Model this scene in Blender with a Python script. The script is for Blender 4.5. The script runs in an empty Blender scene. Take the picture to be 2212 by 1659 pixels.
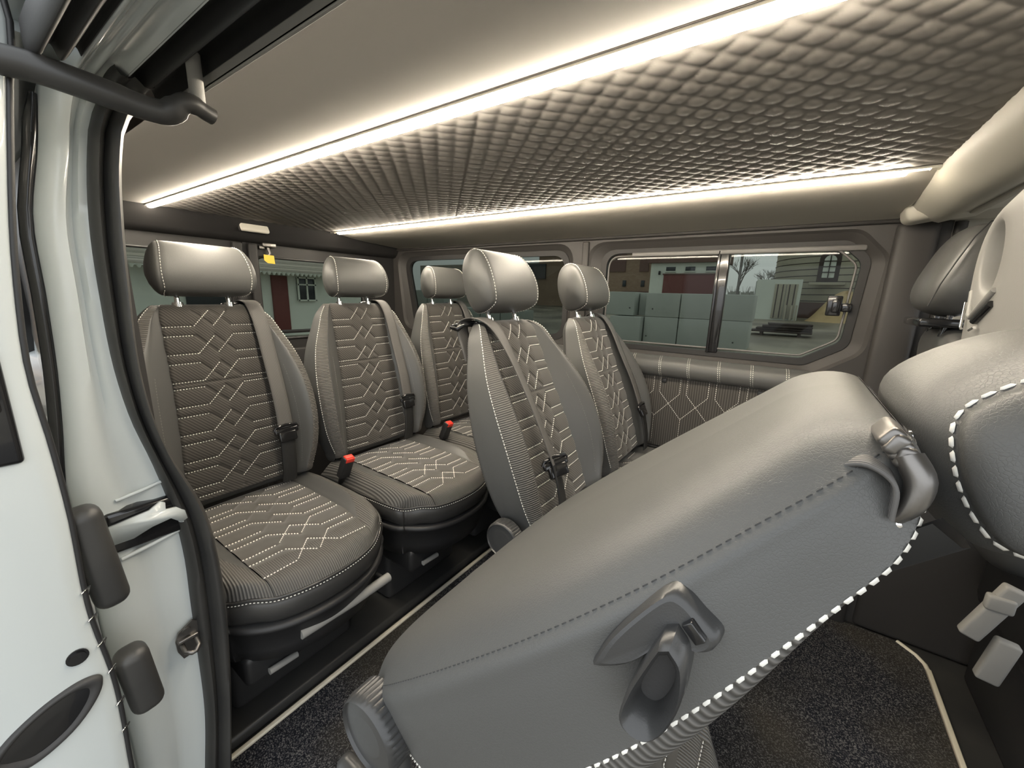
import bpy, bmesh, math, random
import numpy as np
from mathutils import Vector, Matrix, Euler
from mathutils.geometry import tessellate_polygon
random.seed(7)
SC = bpy.context.scene
COL = SC.collection
PI = math.pi

# ------------------------------------------------------------------ camera
cam_data = bpy.data.cameras.new('camera')
cam = bpy.data.objects.new('camera', cam_data)
COL.objects.link(cam)
SC.camera = cam
cam_data.sensor_fit = 'HORIZONTAL'
cam_data.sensor_width = 36.0
cam_data.lens = 863.639 / 2212.0 * 36.0
cam_data.clip_start = 0.01
cam_data.clip_end = 500
# rows: world axes in camera (right, down, forward) coordinates
RW = [[0.81994992, 0.14701446, -0.55323492],
      [0.57173363, -0.16248782, 0.80418801],
      [0.02833333, -0.97569691, -0.21728498]]
cam.matrix_world = Matrix(((RW[0][0], -RW[0][1], -RW[0][2], 0.0),
                           (RW[1][0], -RW[1][1], -RW[1][2], 0.0),
                           (RW[2][0], -RW[2][1], -RW[2][2], 1.12),
                           (0, 0, 0, 1)))

# ------------------------------------------------------------------ sky and exposure
W = bpy.data.worlds.new('overcast_sky')
SC.world = W
W.use_nodes = True
wn = W.node_tree.nodes
wl = W.node_tree.links
wn.clear()
wo = wn.new('ShaderNodeOutputWorld')
wb = wn.new('ShaderNodeBackground')
wt = wn.new('ShaderNodeTexCoord')
wsx = wn.new('ShaderNodeSeparateXYZ')
wr = wn.new('ShaderNodeValToRGB')
wr.color_ramp.elements[0].position = 0.42
wr.color_ramp.elements[0].color = (0.42, 0.42, 0.41, 1)
wr.color_ramp.elements[1].position = 0.55
wr.color_ramp.elements[1].color = (0.93, 0.97, 1.0, 1)
wm = wn.new('ShaderNodeMath'); wm.operation = 'MULTIPLY_ADD'
wm.inputs[1].default_value = 0.5; wm.inputs[2].default_value = 0.5
wl.new(wt.outputs['Generated'], wsx.inputs[0])
wl.new(wsx.outputs['Z'], wm.inputs[0])
wl.new(wm.outputs[0], wr.inputs[0])
wl.new(wr.outputs[0], wb.inputs[0])
wb.inputs[1].default_value = 1.35
wl.new(wb.outputs[0], wo.inputs[0])

sun_d = bpy.data.lights.new('overcast_sun', 'SUN')
sun_d.energy = 1.2
sun_d.angle = math.radians(60)
sun_d.color = (1.0, 0.98, 0.95)
sun = bpy.data.objects.new('overcast_sun', sun_d)
COL.objects.link(sun)
sun.rotation_euler = Euler((math.radians(-48), math.radians(14), 0))   # soft daylight falling in through the open side door

SC.view_settings.view_transform = 'Standard'
SC.view_settings.look = 'None'
SC.view_settings.gamma = 1.0
SC.view_settings.exposure = 0.75
SC.cycles.max_bounces = 10
SC.cycles.diffuse_bounces = 6
SC.cycles.transparent_max_bounces = 12
SC.cycles.use_denoising = True

# ------------------------------------------------------------------ materials
def mat(name, col, rough=0.5, metal=0.0, spec=0.5, bump=None, var=None, emit=None, coat=0.0, sheen=0.0):
    """bump = (kind, scale, strength, distance); var = (scale, second colour, amount)"""
    m = bpy.data.materials.new(name)
    m.use_nodes = True
    nt = m.node_tree
    n, l = nt.nodes, nt.links
    b = n['Principled BSDF']
    b.inputs['Base Color'].default_value = (*col, 1)
    b.inputs['Roughness'].default_value = rough
    b.inputs['Metallic'].default_value = metal
    b.inputs['Specular IOR Level'].default_value = spec
    if coat: b.inputs['Coat Weight'].default_value = coat
    if sheen:
        b.inputs['Sheen Weight'].default_value = sheen
        b.inputs['Sheen Roughness'].default_value = 0.5
    if emit:
        b.inputs['Emission Color'].default_value = (*emit[0], 1)
        b.inputs['Emission Strength'].default_value = emit[1]
    tc = n.new('ShaderNodeTexCoord')
    if var:
        t = n.new('ShaderNodeTexNoise'); t.inputs['Scale'].default_value = var[0]; t.inputs['Detail'].default_value = 5
        l.new(tc.outputs['Object'], t.inputs['Vector'])
        r = n.new('ShaderNodeValToRGB')
        r.color_ramp.elements[0].position = 0.5 - var[2]; r.color_ramp.elements[0].color = (*col, 1)
        r.color_ramp.elements[1].position = 0.5 + var[2]; r.color_ramp.elements[1].color = (*var[1], 1)
        l.new(t.outputs['Fac'], r.inputs[0]); l.new(r.outputs[0], b.inputs['Base Color'])
    if bump:
        kind, sc, st, di = bump
        bp = n.new('ShaderNodeBump'); bp.inputs['Strength'].default_value = st; bp.inputs['Distance'].default_value = di
        src = None
        if kind == 'leather':
            v = n.new('ShaderNodeTexVoronoi'); v.feature = 'DISTANCE_TO_EDGE'; v.inputs['Scale'].default_value = sc
            w = n.new('ShaderNodeTexNoise'); w.inputs['Scale'].default_value = sc * 0.5; w.inputs['Detail'].default_value = 3
            mx = n.new('ShaderNodeMixRGB'); mx.inputs[0].default_value = 0.004
            l.new(tc.outputs['Object'], w.inputs['Vector'])
            l.new(tc.outputs['Object'], mx.inputs[1]); l.new(w.outputs['Color'], mx.inputs[2])
            l.new(mx.outputs[0], v.inputs['Vector'])
            cr = n.new('ShaderNodeMath'); cr.operation = 'MINIMUM'; cr.inputs[1].default_value = 0.12
            l.new(v.outputs['Distance'], cr.inputs[0]); src = cr.outputs[0]
        elif kind == 'noise':
            v = n.new('ShaderNodeTexNoise'); v.inputs['Scale'].default_value = sc; v.inputs['Detail'].default_value = 6
            l.new(tc.outputs['Object'], v.inputs['Vector']); src = v.outputs['Fac']
        elif kind in ('ribs', 'weave', 'ribs_v'):
            v = n.new('ShaderNodeTexWave'); v.wave_type = 'BANDS'
            v.bands_direction = {'ribs': 'X', 'ribs_v': 'Y', 'weave': 'DIAGONAL'}[kind]
            v.inputs['Scale'].default_value = sc
            l.new(tc.outputs['UV'], v.inputs['Vector']); src = v.outputs['Fac']
            r2 = n.new('ShaderNodeMixRGB'); r2.blend_type = 'MIX'
            r2.inputs[1].default_value = (col[0]*0.55, col[1]*0.55, col[2]*0.55, 1)
            r2.inputs[2].default_value = (min(1, col[0]*1.3), min(1, col[1]*1.3), min(1, col[2]*1.3), 1)
            l.new(src, r2.inputs[0]); l.new(r2.outputs[0], b.inputs['Base Color'])
        l.new(src, bp.inputs['Height']); l.new(bp.outputs[0], b.inputs['Normal'])
    return m

M = {}
M['leather'] = mat('grey_leather', (0.082, 0.082, 0.080), 0.36, spec=0.6, bump=('leather', 430, 0.5, 0.0008))
M['leather_soft'] = mat('grey_soft_leather', (0.084, 0.084, 0.081), 0.43, spec=0.5, bump=('leather', 430, 0.6, 0.0009))
M['leather_dark'] = mat('black_soft_leather', (0.040, 0.039, 0.038), 0.36, spec=0.6, bump=('leather', 330, 0.3, 0.0008))
M['fabric'] = mat('dark_woven_fabric', (0.070, 0.065, 0.059), 0.85, spec=0.25, bump=('weave', 70, 0.35, 0.0008), sheen=0.25)
M['suede'] = mat('dark_suede', (0.092, 0.086, 0.077), 0.9, spec=0.2, var=(25, (0.075, 0.070, 0.062), 0.25), sheen=0.5)
M['ribs'] = mat('ribbed_fabric', (0.120, 0.115, 0.107), 0.6, spec=0.4, bump=('ribs', 62, 0.9, 0.0016))
M['ribs_v'] = mat('ribbed_fabric_across', (0.120, 0.115, 0.107), 0.6, spec=0.4, bump=('ribs_v', 62, 0.9, 0.0016))
M['stitch'] = mat('white_thread', (0.82, 0.80, 0.74), 0.6)
M['dark_stitch'] = mat('dark_thread', (0.03, 0.03, 0.03), 0.6)
M['black'] = mat('black_plastic', (0.022, 0.022, 0.023), 0.45, bump=('noise', 600, 0.15, 0.0005))
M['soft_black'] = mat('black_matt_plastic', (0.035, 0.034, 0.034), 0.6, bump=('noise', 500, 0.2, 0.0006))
M['gloss_black'] = mat('gloss_black_plastic', (0.012, 0.012, 0.013), 0.15, coat=0.4)
M['grey_plastic'] = mat('dark_grey_plastic', (0.042, 0.042, 0.042), 0.28, bump=('noise', 900, 0.2, 0.0004))
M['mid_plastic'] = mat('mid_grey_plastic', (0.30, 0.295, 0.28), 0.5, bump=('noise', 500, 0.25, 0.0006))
M['rubber'] = mat('black_rubber', (0.030, 0.030, 0.030), 0.42, var=(9, (0.045, 0.044, 0.042), 0.2))
M['chrome'] = mat('chrome', (0.85, 0.85, 0.85), 0.1, metal=1.0)
M['steel'] = mat('dark_steel', (0.20, 0.19, 0.18), 0.35, metal=0.9)
M['red'] = mat('red_plastic', (0.85, 0.06, 0.04), 0.4, spec=0.4)
M['belt'] = mat('grey_belt_webbing', (0.115, 0.110, 0.105), 0.5, spec=0.4, bump=('ribs_v', 130, 0.4, 0.0006))
M['belt_black'] = mat('black_belt_webbing', (0.018, 0.018, 0.018), 0.6, bump=('ribs_v', 130, 0.4, 0.0006))
M['white_paint'] = mat('white_body_paint', (0.56, 0.60, 0.60), 0.25, coat=0.5)
M['headliner'] = mat('grey_brown_headliner', (0.26, 0.243, 0.228), 0.8, spec=0.25, bump=('noise', 900, 0.15, 0.0005))
M['cove'] = mat('led_lit_ceiling_edge', (0.52, 0.49, 0.435), 0.75, spec=0.25, bump=('noise', 900, 0.15, 0.0005))  # headliner edge made paler: glow of the light strip put into its colour
M['quilt'] = mat('grey_brown_quilted_leather', (0.26, 0.243, 0.226), 0.62, spec=0.3, bump=('leather', 500, 0.15, 0.0004))
M['trim_dark'] = mat('dark_brown_wall_trim', (0.045, 0.042, 0.040), 0.5, spec=0.35, bump=('noise', 700, 0.2, 0.0005))
M['rear_dark'] = mat('very_dark_door_trim', (0.020, 0.019, 0.019), 0.6)
M['bead'] = mat('grey_rubber_bead', (0.13, 0.125, 0.12), 0.4)
M['beige'] = mat('beige_cab_trim', (0.40, 0.385, 0.335), 0.6, bump=('noise', 700, 0.2, 0.0005))
M['cream'] = mat('cream_edging', (0.80, 0.74, 0.60), 0.4)
M['lamp_white'] = mat('frosted_lamp_cover', (0.75, 0.72, 0.64), 0.4)
M['yellow'] = mat('yellow_tag', (0.95, 0.62, 0.06), 0.5)
M['led'] = mat('warm_led', (1, 0.9, 0.7), 0.5, emit=((1.0, 0.89, 0.72), 62.0))

def carpet_mat():
    m = bpy.data.materials.new('speckled_carpet'); m.use_nodes = True
    n, l = m.node_tree.nodes, m.node_tree.links
    b = n['Principled BSDF']; b.inputs['Roughness'].default_value = 0.95; b.inputs['Specular IOR Level'].default_value = 0.1
    tc = n.new('ShaderNodeTexCoord')
    a = n.new('ShaderNodeTexNoise'); a.inputs['Scale'].default_value = 330; a.inputs['Detail'].default_value = 4
    g = n.new('ShaderNodeTexNoise'); g.inputs['Scale'].default_value = 2.6
    l.new(tc.outputs['Object'], a.inputs['Vector']); l.new(tc.outputs['Object'], g.inputs['Vector'])
    r = n.new('ShaderNodeValToRGB'); e = r.color_ramp.elements
    e[0].position = 0.42; e[0].color = (0.012, 0.013, 0.018, 1)
    e[1].position = 0.66; e[1].color = (0.20, 0.195, 0.19, 1)
    k = e.new(0.52); k.color = (0.035, 0.036, 0.044, 1)
    l.new(a.outputs['Fac'], r.inputs[0])
    r2 = n.new('ShaderNodeValToRGB')
    r2.color_ramp.elements[0].position = 0.45; r2.color_ramp.elements[0].color = (0, 0, 0, 1)
    r2.color_ramp.elements[1].position = 0.62; r2.color_ramp.elements[1].color = (0.55, 0.55, 0.55, 1)
    l.new(g.outputs['Fac'], r2.inputs[0])
    mx = n.new('ShaderNodeMixRGB'); mx.inputs[2].default_value = (0.075, 0.066, 0.048, 1)   # dusty patches
    l.new(r2.outputs[0], mx.inputs[0]); l.new(r.outputs[0], mx.inputs[1]); l.new(mx.outputs[0], b.inputs['Base Color'])
    bp = n.new('ShaderNodeBump'); bp.inputs['Strength'].default_value = 0.9; bp.inputs['Distance'].default_value = 0.004
    l.new(a.outputs['Fac'], bp.inputs['Height']); l.new(bp.outputs[0], b.inputs['Normal'])
    return m
M['carpet'] = carpet_mat()

def glass_mat(name, tint, refl=0.06):
    m = bpy.data.materials.new(name); m.use_nodes = True
    n, l = m.node_tree.nodes, m.node_tree.links; n.clear()
    o = n.new('ShaderNodeOutputMaterial'); t = n.new('ShaderNodeBsdfTransparent'); g = n.new('ShaderNodeBsdfGlossy')
    t.inputs[0].default_value = (*tint, 1); g.inputs['Roughness'].default_value = 0.02
    f = n.new('ShaderNodeFresnel'); f.inputs['IOR'].default_value = 1.22
    mx = n.new('ShaderNodeMixShader')
    l.new(f.outputs[0], mx.inputs[0]); l.new(t.outputs[0], mx.inputs[1]); l.new(g.outputs[0], mx.inputs[2]); l.new(mx.outputs[0], o.inputs[0])
    return m
M['glass'] = glass_mat('tinted_glass', (0.40, 0.42, 0.395))
M['glass_dark'] = glass_mat('dark_tinted_glass', (0.28, 0.30, 0.28))

# ------------------------------------------------------------------ object helpers
def tag(o, label=None, cat=None, group=None, kind=None):
    if label: o['label'] = label
    if cat: o['category'] = cat
    if group: o['group'] = group
    if kind: o['kind'] = kind
    return o

def empty(name, loc=(0, 0, 0), label=None, cat=None, group=None, kind=None):
    o = bpy.data.objects.new(name, None); COL.objects.link(o)
    o.location = loc; o.empty_display_size = 0.1
    return tag(o, label, cat, group, kind)

def link(name, me, mats, parent=None, smooth=True):
    if not isinstance(mats, (list, tuple)): mats = [mats]
    for m_ in mats: me.materials.append(m_)
    if smooth:
        me.polygons.foreach_set('use_smooth', [True] * len(me.polygons))
    me.update()
    o = bpy.data.objects.new(name, me); COL.objects.link(o)
    if parent is not None: o.parent = parent
    return o

class MB:
    """collects shapes and links them as one mesh"""
    def __init__(s): s.v = []; s.f = []; s.uv = []; s.mi = []
    def add(s, vs, fs, uv=None, mi=0):
        k = len(s.v); s.v += [tuple(map(float, p)) for p in vs]
        s.uv += list(uv) if uv is not None else [(p[0], p[1]) for p in vs]
        for f in fs: s.f.append(tuple(i + k for i in f)); s.mi.append(mi)
    def grid(s, P, uv=None, closed=False, mi=0, flip=False, mif=None):
        """P: (rows, cols, 3)"""
        P = np.asarray(P, float); R, Cn = P.shape[:2]
        fs = []; mis = []
        for i in range(R - 1):
            for j in range(Cn if closed else Cn - 1):
                a = i * Cn + j; b = i * Cn + (j + 1) % Cn
                q = (a, b, b + Cn, a + Cn)
                fs.append(q[::-1] if flip else q)
                mis.append(mif(i, j) if mif else mi)
        k = len(s.v)
        s.v += [tuple(p) for p in P.reshape(-1, 3).tolist()]
        if uv is None: s.uv += [(0.0, 0.0)] * (R * Cn)
        else: s.uv += [tuple(q) for q in np.asarray(uv, float).reshape(-1, 2).tolist()]
        for f, m_ in zip(fs, mis): s.f.append(tuple(i + k for i in f)); s.mi.append(m_)
    def fan(s, ring, mi=0, flip=False):
        ring = [tuple(map(float, p)) for p in ring]
        c = tuple(np.mean(np.array(ring), axis=0)); n = len(ring)
        s.add(ring + [c], [((i, (i + 1) % n, n) if not flip else ((i + 1) % n, i, n)) for i in range(n)], mi=mi)
    def box(s, c, h, R=None, mi=0):
        vs = []
        for sx in (-1, 1):
            for sy in (-1, 1):
                for sz in (-1, 1):
                    p = Vector((sx * h[0], sy * h[1], sz * h[2]))
                    if R is not None: p = R @ p
                    vs.append((p.x + c[0], p.y + c[1], p.z + c[2]))
        s.add(vs, [(0, 1, 3, 2), (4, 6, 7, 5), (0, 4, 5, 1), (2, 3, 7, 6), (0, 2, 6, 4), (1, 5, 7, 3)], mi=mi)
    def rbox(s, c, h, r=0.01, R=None, n=3, mi=0):
        """rounded box"""
        bm = bmesh.new(); bmesh.ops.create_cube(bm, size=2)
        for v in bm.verts: v.co = Vector((v.co.x * h[0], v.co.y * h[1], v.co.z * h[2]))
        bmesh.ops.bevel(bm, geom=list(bm.edges), offset=min(r, min(h) * 0.98), segments=n, profile=0.5, affect='EDGES')
        if R is not None:
            for v in bm.verts: v.co = R @ v.co
        bm.verts.index_update()
        s.add([(v.co.x + c[0], v.co.y + c[1], v.co.z + c[2]) for v in bm.verts], [[v.index for v in f.verts] for f in bm.faces], mi=mi)
        bm.free()
    def tube(s, pts, r, n=12, cap=True, mi=0, flat=1.0, closed=False):
        pts = [Vector(p) for p in pts]; m = len(pts)
        rr = r if hasattr(r, '__len__') else [r] * m
        rings = []; up = None
        for i, p in enumerate(pts):
            a = pts[(i - 1) % m] if closed else pts[max(i - 1, 0)]
            b = pts[(i + 1) % m] if closed else pts[min(i + 1, m - 1)]
            t = (b - a).normalized()
            if up is None:
                up = Vector((0, 0, 1)) if abs(t.z) < 0.9 else Vector((1, 0, 0))
            up = (up - t * up.dot(t)).normalized(); sd = t.cross(up)
            rings.append([tuple(p + (sd * math.cos(2 * PI * k / n) + up * math.sin(2 * PI * k / n) * flat) * rr[i]) for k in range(n)])
        if closed: rings.append(rings[0])
        s.grid(np.array(rings), closed=True, mi=mi)
        if cap and not closed: s.fan(rings[0], mi=mi); s.fan(rings[-1], mi=mi, flip=True)
    def sheet(s, poly3, th, mi=0):
        """flat polygon (list of 3D points) thickened along th vector"""
        n = len(poly3); th = Vector(th)
        tri = tessellate_polygon([[Vector(p) for p in poly3]])
        vs = [tuple(p) for p in poly3] + [tuple(Vector(p) + th) for p in poly3]
        fs = [tuple(t) for t in tri] + [tuple(i + n for i in reversed(t)) for t in tri]
        fs += [(i, (i + 1) % n, (i + 1) % n + n, i + n) for i in range(n)]
        s.add(vs, fs, mi=mi)
    def join(s, o, mi):
        k = len(s.v); s.v += o.v; s.uv += o.uv
        for f in o.f: s.f.append(tuple(i + k for i in f)); s.mi.append(mi)
        return s
    def mesh(s, name):
        me = bpy.data.meshes.new(name); me.from_pydata(s.v, [], s.f)
        me.polygons.foreach_set('material_index', s.mi)
        ul = me.uv_layers.new(name='UVMap')
        li = np.empty(len(me.loops), dtype=np.int32); me.loops.foreach_get('vertex_index', li)
        ul.data.foreach_set('uv', np.array(s.uv, dtype=np.float32)[li].ravel())
        return me
    def build(s, name, mats, parent=None, smooth=True, fix=True, angle=None):
        me = s.mesh(name)
        if fix:
            bm = bmesh.new(); bm.from_mesh(me); bmesh.ops.recalc_face_normals(bm, faces=bm.faces); bm.to_mesh(me); bm.free()
        o = link(name, me, mats, parent, smooth)
        if angle is not None:
            me.set_sharp_from_angle(angle=math.radians(angle))
        return o

def cr(ts, vs, t):
    """smooth 1-D curve through knots (cubic Hermite, Catmull slopes)"""
    ts = np.asarray(ts, float); vs = np.asarray(vs, float); t = np.clip(np.asarray(t, float), ts[0], ts[-1])
    k = np.clip(np.searchsorted(ts, t, side='right') - 1, 0, len(ts) - 2)
    m = np.gradient(vs, ts)
    h = ts[k + 1] - ts[k]; u = (t - ts[k]) / h
    return ((2*u**3 - 3*u**2 + 1) * vs[k] + (u**3 - 2*u**2 + u) * h * m[k] + (-2*u**3 + 3*u**2) * vs[k+1] + (u**3 - u**2) * h * m[k+1])

def catmull(pts, n):
    """points (k,...) -> n samples per segment through them"""
    P = np.asarray(pts, float); K = len(P); ts = np.arange(K); out = []
    t = np.linspace(0, K - 1, (K - 1) * n + 1)
    flat = P.reshape(K, -1)
    return np.stack([cr(ts, flat[:, c], t) for c in range(flat.shape[1])], axis=1).reshape((len(t),) + P.shape[1:])

def dashes(mb, pts, nrm, length=0.0042, gap=0.0026, w=0.0009, lift=0.0006, mi=0):
    """row of little stitches along a polyline lying on a surface"""
    P = np.asarray(pts, float); N = np.asarray(nrm, float)
    d = np.r_[0, np.cumsum(np.linalg.norm(np.diff(P, axis=0), axis=1))]
    if d[-1] < length: return
    s = 0.0
    while s + length <= d[-1]:
        a, b = s, s + length
        A = np.array([np.interp(a, d, P[:, k]) for k in range(3)]); B = np.array([np.interp(b, d, P[:, k]) for k in range(3)])
        nn = np.array([np.interp((a + b) / 2, d, N[:, k]) for k in range(3)]); nn /= (np.linalg.norm(nn) + 1e-9)
        t = B - A; tl = np.linalg.norm(t); t = t / (tl + 1e-9); sd = np.cross(t, nn) * w
        up = nn * (w * 1.1 + lift); lo = nn * (lift - w * 0.8)
        Am = A + t * tl * .2; Bm = B - t * tl * .2
        vs = [A + lo * 1, Am + sd + lo, Am + up, Am - sd + lo, Bm + sd + lo, Bm + up, Bm - sd + lo, B + lo]
        mb.add(vs, [(0, 2, 1), (0, 3, 2), (1, 2, 5, 4), (2, 3, 6, 5), (4, 5, 7), (5, 6, 7)], mi=mi)
        s += length + gap

def copy_tree(o, parent=None):
    c = o.copy(); COL.objects.link(c); c.parent = parent
    for ch in list(o.children): copy_tree(ch, c)
    return c
# ------------------------------------------------------------------ seats
L = 0.535            # backrest length above the hinge
RT, RB = 0.05, 0.035
AMAX = L - RT + RT * PI / 2
NM = -0.012
_t = [0.0, 0.06, 0.13, 0.21, 0.30, 0.38, 0.45, 0.50, 0.535]
def pW(t):  return cr(_t, [.205, .225, .236, .238, .230, .210, .180, .156, .128], t)
def pBk(t): return cr(_t, [.056, .060, .061, .059, .055, .051, .048, .046, .044], t)
def pFp(t): return cr(_t, [.022, .026, .030, .031, .028, .024, .022, .020, .018], t)
def pBo(t): return cr(_t, [.038, .052, .062, .064, .056, .040, .022, .010, .003], t)
def pY(t):  return cr(_t, [.138, .134, .129, .124, .119, .116, .114, .112, .106], t)

def arc(a):
    a = np.asarray(a, float)
    t = np.where(a < 0, RB * np.sin(a / RB), np.where(a > L - RT, L - RT + RT * np.sin(np.clip((a - (L - RT)) / RT, 0, PI / 2)), a))
    k = np.where(a < 0, np.cos(a / RB), np.where(a > L - RT, np.cos(np.clip((a - (L - RT)) / RT, 0, PI / 2)), 1.0))
    return t, np.clip(k, 0.0, 1)

def fin(y, n, t, k):
    """profile point (y, n) at height t -> backrest coordinates (x forward, y across, z up)"""
    n2 = NM + (n - NM) * k
    return np.stack([n2, y * (1 - 0.07 * (1 - k)), t + 0 * n2], axis=-1)

def ctrl(a, names):
    t, k = arc(a); w, bk, fp, bo, yp = pW(t), pBk(t), pFp(t), pBo(t), pY(t)
    yp = np.minimum(yp, w - .02)
    d = {'A': (0 * w, -bk - .004), 'B': (.72 * w, -bk), 'C': (.968 * w, -bk + .027), 'D': (w, 0 * w - .005), 'E': (.985 * w, fp + .42 * bo + .003),
         'F1': (.950 * w, fp + .78 * bo), 'F': (.845 * w, fp + bo), 'F2': (.5 * (.845 * w + yp) + .006, fp + .62 * bo), 'G': (yp, fp - .004)}
    return t, k, [np.stack(d[q], axis=-1) for q in names]

def band(names, a, ws, sgn=1):
    """surface strip through named profile points; ws in [0, len-1]"""
    a = np.asarray(a, float); t, k, cs = ctrl(a, names)
    Cm = np.stack(cs, axis=0)                       # (K, Na, 2)
    K = len(names); ts = np.arange(K)
    out = np.empty((len(a), len(ws), 3))
    mm = np.gradient(Cm, axis=0)
    for j, w in enumerate(ws):
        i = min(int(w), K - 2); u = w - i
        p = (2*u**3-3*u**2+1)*Cm[i] + (u**3-2*u**2+u)*mm[i] + (-2*u**3+3*u**2)*Cm[i+1] + (u**3-u**2)*mm[i+1]
        out[:, j] = fin(p[:, 0] * sgn, p[:, 1], t, k)
    return out

def panel_pt(u, a):
    """u in -1..1 across the centre panel"""
    u, a = np.asarray(u, float), np.asarray(a, float)
    t, k = arc(a); yp = np.minimum(pY(t), pW(t) - .02); fp = pFp(t)
    n = fp + .007 * (1 - u**2)
    n = np.where(np.abs(u) > .97, n - (.004) * (np.abs(u) - .97) / .03, n)
    return fin(u * yp, n, t, k)

def nrm_of(P):
    du = np.gradient(P, axis=1); dv = np.gradient(P, axis=0)
    n = np.cross(du, dv); n /= (np.linalg.norm(n, axis=-1, keepdims=True) + 1e-12)
    return n

# quilting pattern: pairs of crossing polylines that leave a diamond on the centre line
def pattern(bases, p, amin, amax, hw):
    """returns segments (u0,a0,u1,a1,white) in metres across (x = u*hw) and along"""
    segs = []
    kx = .40
    for b in bases:
        lo = b - .66 * p
        for (y0, pk) in ((b, lo), (lo, b)):
            up = pk > y0
            pl = [(-1, y0, -kx, y0, 1), (-kx, y0, 0, pk, 1 if up else 0), (0, pk, kx, y0, 0 if up else 1), (kx, y0, 1, y0, 1)]
            for (u0, a0, u1, a1, wt) in pl:
                # clip in a
                if a0 > a1: u0, a0, u1, a1 = u1, a1, u0, a0
                if a1 < amin or a0 > amax: continue
                if a1 > a0 + 1e-9:
                    if a0 < amin: u0 += (u1 - u0) * (amin - a0) / (a1 - a0); a0 = amin
                    if a1 > amax: u1 = u0 + (u1 - u0) * (amax - a0) / (a1 - a0); a1 = amax
                segs.append((u0 * hw, a0, u1 * hw, a1, wt))
    return segs

def seg_dist(X, Y, segs):
    D = np.full(X.shape, 1.0)
    for (x0, y0, x1, y1, w) in segs:
        dx, dy = x1 - x0, y1 - y0; l2 = dx * dx + dy * dy + 1e-12
        s = np.clip(((X - x0) * dx + (Y - y0) * dy) / l2, 0, 1)
        D = np.minimum(D, np.hypot(X - x0 - s * dx, Y - y0 - s * dy))
    return D

def quilt_depth(D, g=.0030, d=.0032, puff=.0022):
    return -d * np.exp(-(D / g) ** 2) + puff * (1 - np.exp(-(D / .011) ** 2))

SEAM = 0.315
HWB = 0.122
PB = 0.0755
back_segs = pattern([SEAM - .012 - i * PB for i in range(6)], PB, 0.0, SEAM - .006, HWB) \
          + pattern([SEAM + .006 + .66 * PB + i * PB for i in range(4)], PB, SEAM + .004, L - RT + .035, HWB)
back_segs.append((-HWB, SEAM, HWB, SEAM, 0))

def mesh_panel():
    u = np.linspace(-1, 1, 97); a = np.linspace(-.01, AMAX - .012, 236)
    U, A = np.meshgrid(u, a)
    P = panel_pt(U, A); N = nrm_of(P)
    N = np.where(N[..., :1] * 1 < 0, -N, N) if N[110, 48, 0] < 0 else N
    D = seg_dist(U * HWB, A, back_segs)
    P = P + N * quilt_depth(D)[..., None]
    mb = MB(); uv = np.stack([U * HWB, A], axis=-1)
    mb.grid(P, uv=uv)
    return mb
def mesh_panel_stitch():
    mb = MB()
    for (x0, a0, x1, a1, w) in back_segs:
        if not w: continue
        s = np.linspace(0, 1, 12); u = (x0 + (x1 - x0) * s) / HWB; a = a0 + (a1 - a0) * s
        P = panel_pt(u, a); P2 = panel_pt(u, a + .002); P3 = panel_pt(u + .01, a)
        n = np.cross(P3 - P, P2 - P); n /= np.linalg.norm(n, axis=1, keepdims=True)
        dashes(mb, P - n * .0004, n, .0046, .0020, .0012)
    return mb

AB = np.r_[np.linspace(-RB * PI / 2 + 1e-4, 0, 7)[:-1], np.linspace(0, L - RT, 44)[:-1], np.linspace(L - RT, AMAX, 12)]
AF = np.r_[np.linspace(-.02, L - RT, 60)[:-1], np.linspace(L - RT, AMAX, 14)]
def mesh_shell():
    mb = MB()
    for s in (-1, 1):
        ws = np.linspace(0, 4, 33)
        P = band(['A', 'B', 'C', 'D', 'E'], AB, ws, s)
        mb.grid(P, uv=np.stack([P[..., 1] + P[..., 0], P[..., 2]], -1), flip=(s > 0))
    # inner liner behind the trim so the shell is closed
    P = np.stack([band(['E', 'F1', 'F', 'F2', 'G'], AB, [0.02], -1)[:, 0] + np.array([0, .004, 0]), band(['E', 'F1', 'F', 'F2', 'G'], AB, [4], -1)[:, 0] - np.array([.006, 0, 0]),
                  band(['E', 'F1', 'F', 'F2', 'G'], AB, [4], 1)[:, 0] - np.array([.006, 0, 0]), band(['E', 'F1', 'F', 'F2', 'G'], AB, [.02], 1)[:, 0] - np.array([0, .004, 0])], axis=1)
    mb.grid(P)
    return mb
def mesh_strip(names, w0, w1, s, n=10, lift=0.0):
    ws = np.linspace(w0, w1, n); P = band(names, AF, ws, s)
    d = np.linalg.norm(np.diff(P, axis=1), axis=2); c = np.concatenate([np.zeros((len(AF), 1)), np.cumsum(d, axis=1)], axis=1)
    uv = np.stack([c, np.repeat(AF[:, None], n, 1)], -1)
    mb = MB(); mb.grid(P, uv=uv); return mb
FR = ['E', 'F1', 'F', 'F2', 'G']
def line_on(names, w, s, a0, a1, n=80):
    a = np.linspace(a0, a1, n); P = band(names, a, [w, w + (.15 if w < .5 else -.15)], s)
    Q = band(names, a + .003, [w], s)
    n_ = np.cross(P[:, 1] - P[:, 0], Q[:, 0] - P[:, 0]); n_ /= (np.linalg.norm(n_, axis=1, keepdims=True) + 1e-9)
    c = np.array([-.01, 0, .25]); out = P[:, 0] - c
    sg = np.sign(np.sum(n_ * out * np.array([1, 1, 0.2]), axis=1))[:, None]
    return P[:, 0], n_ * sg
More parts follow.
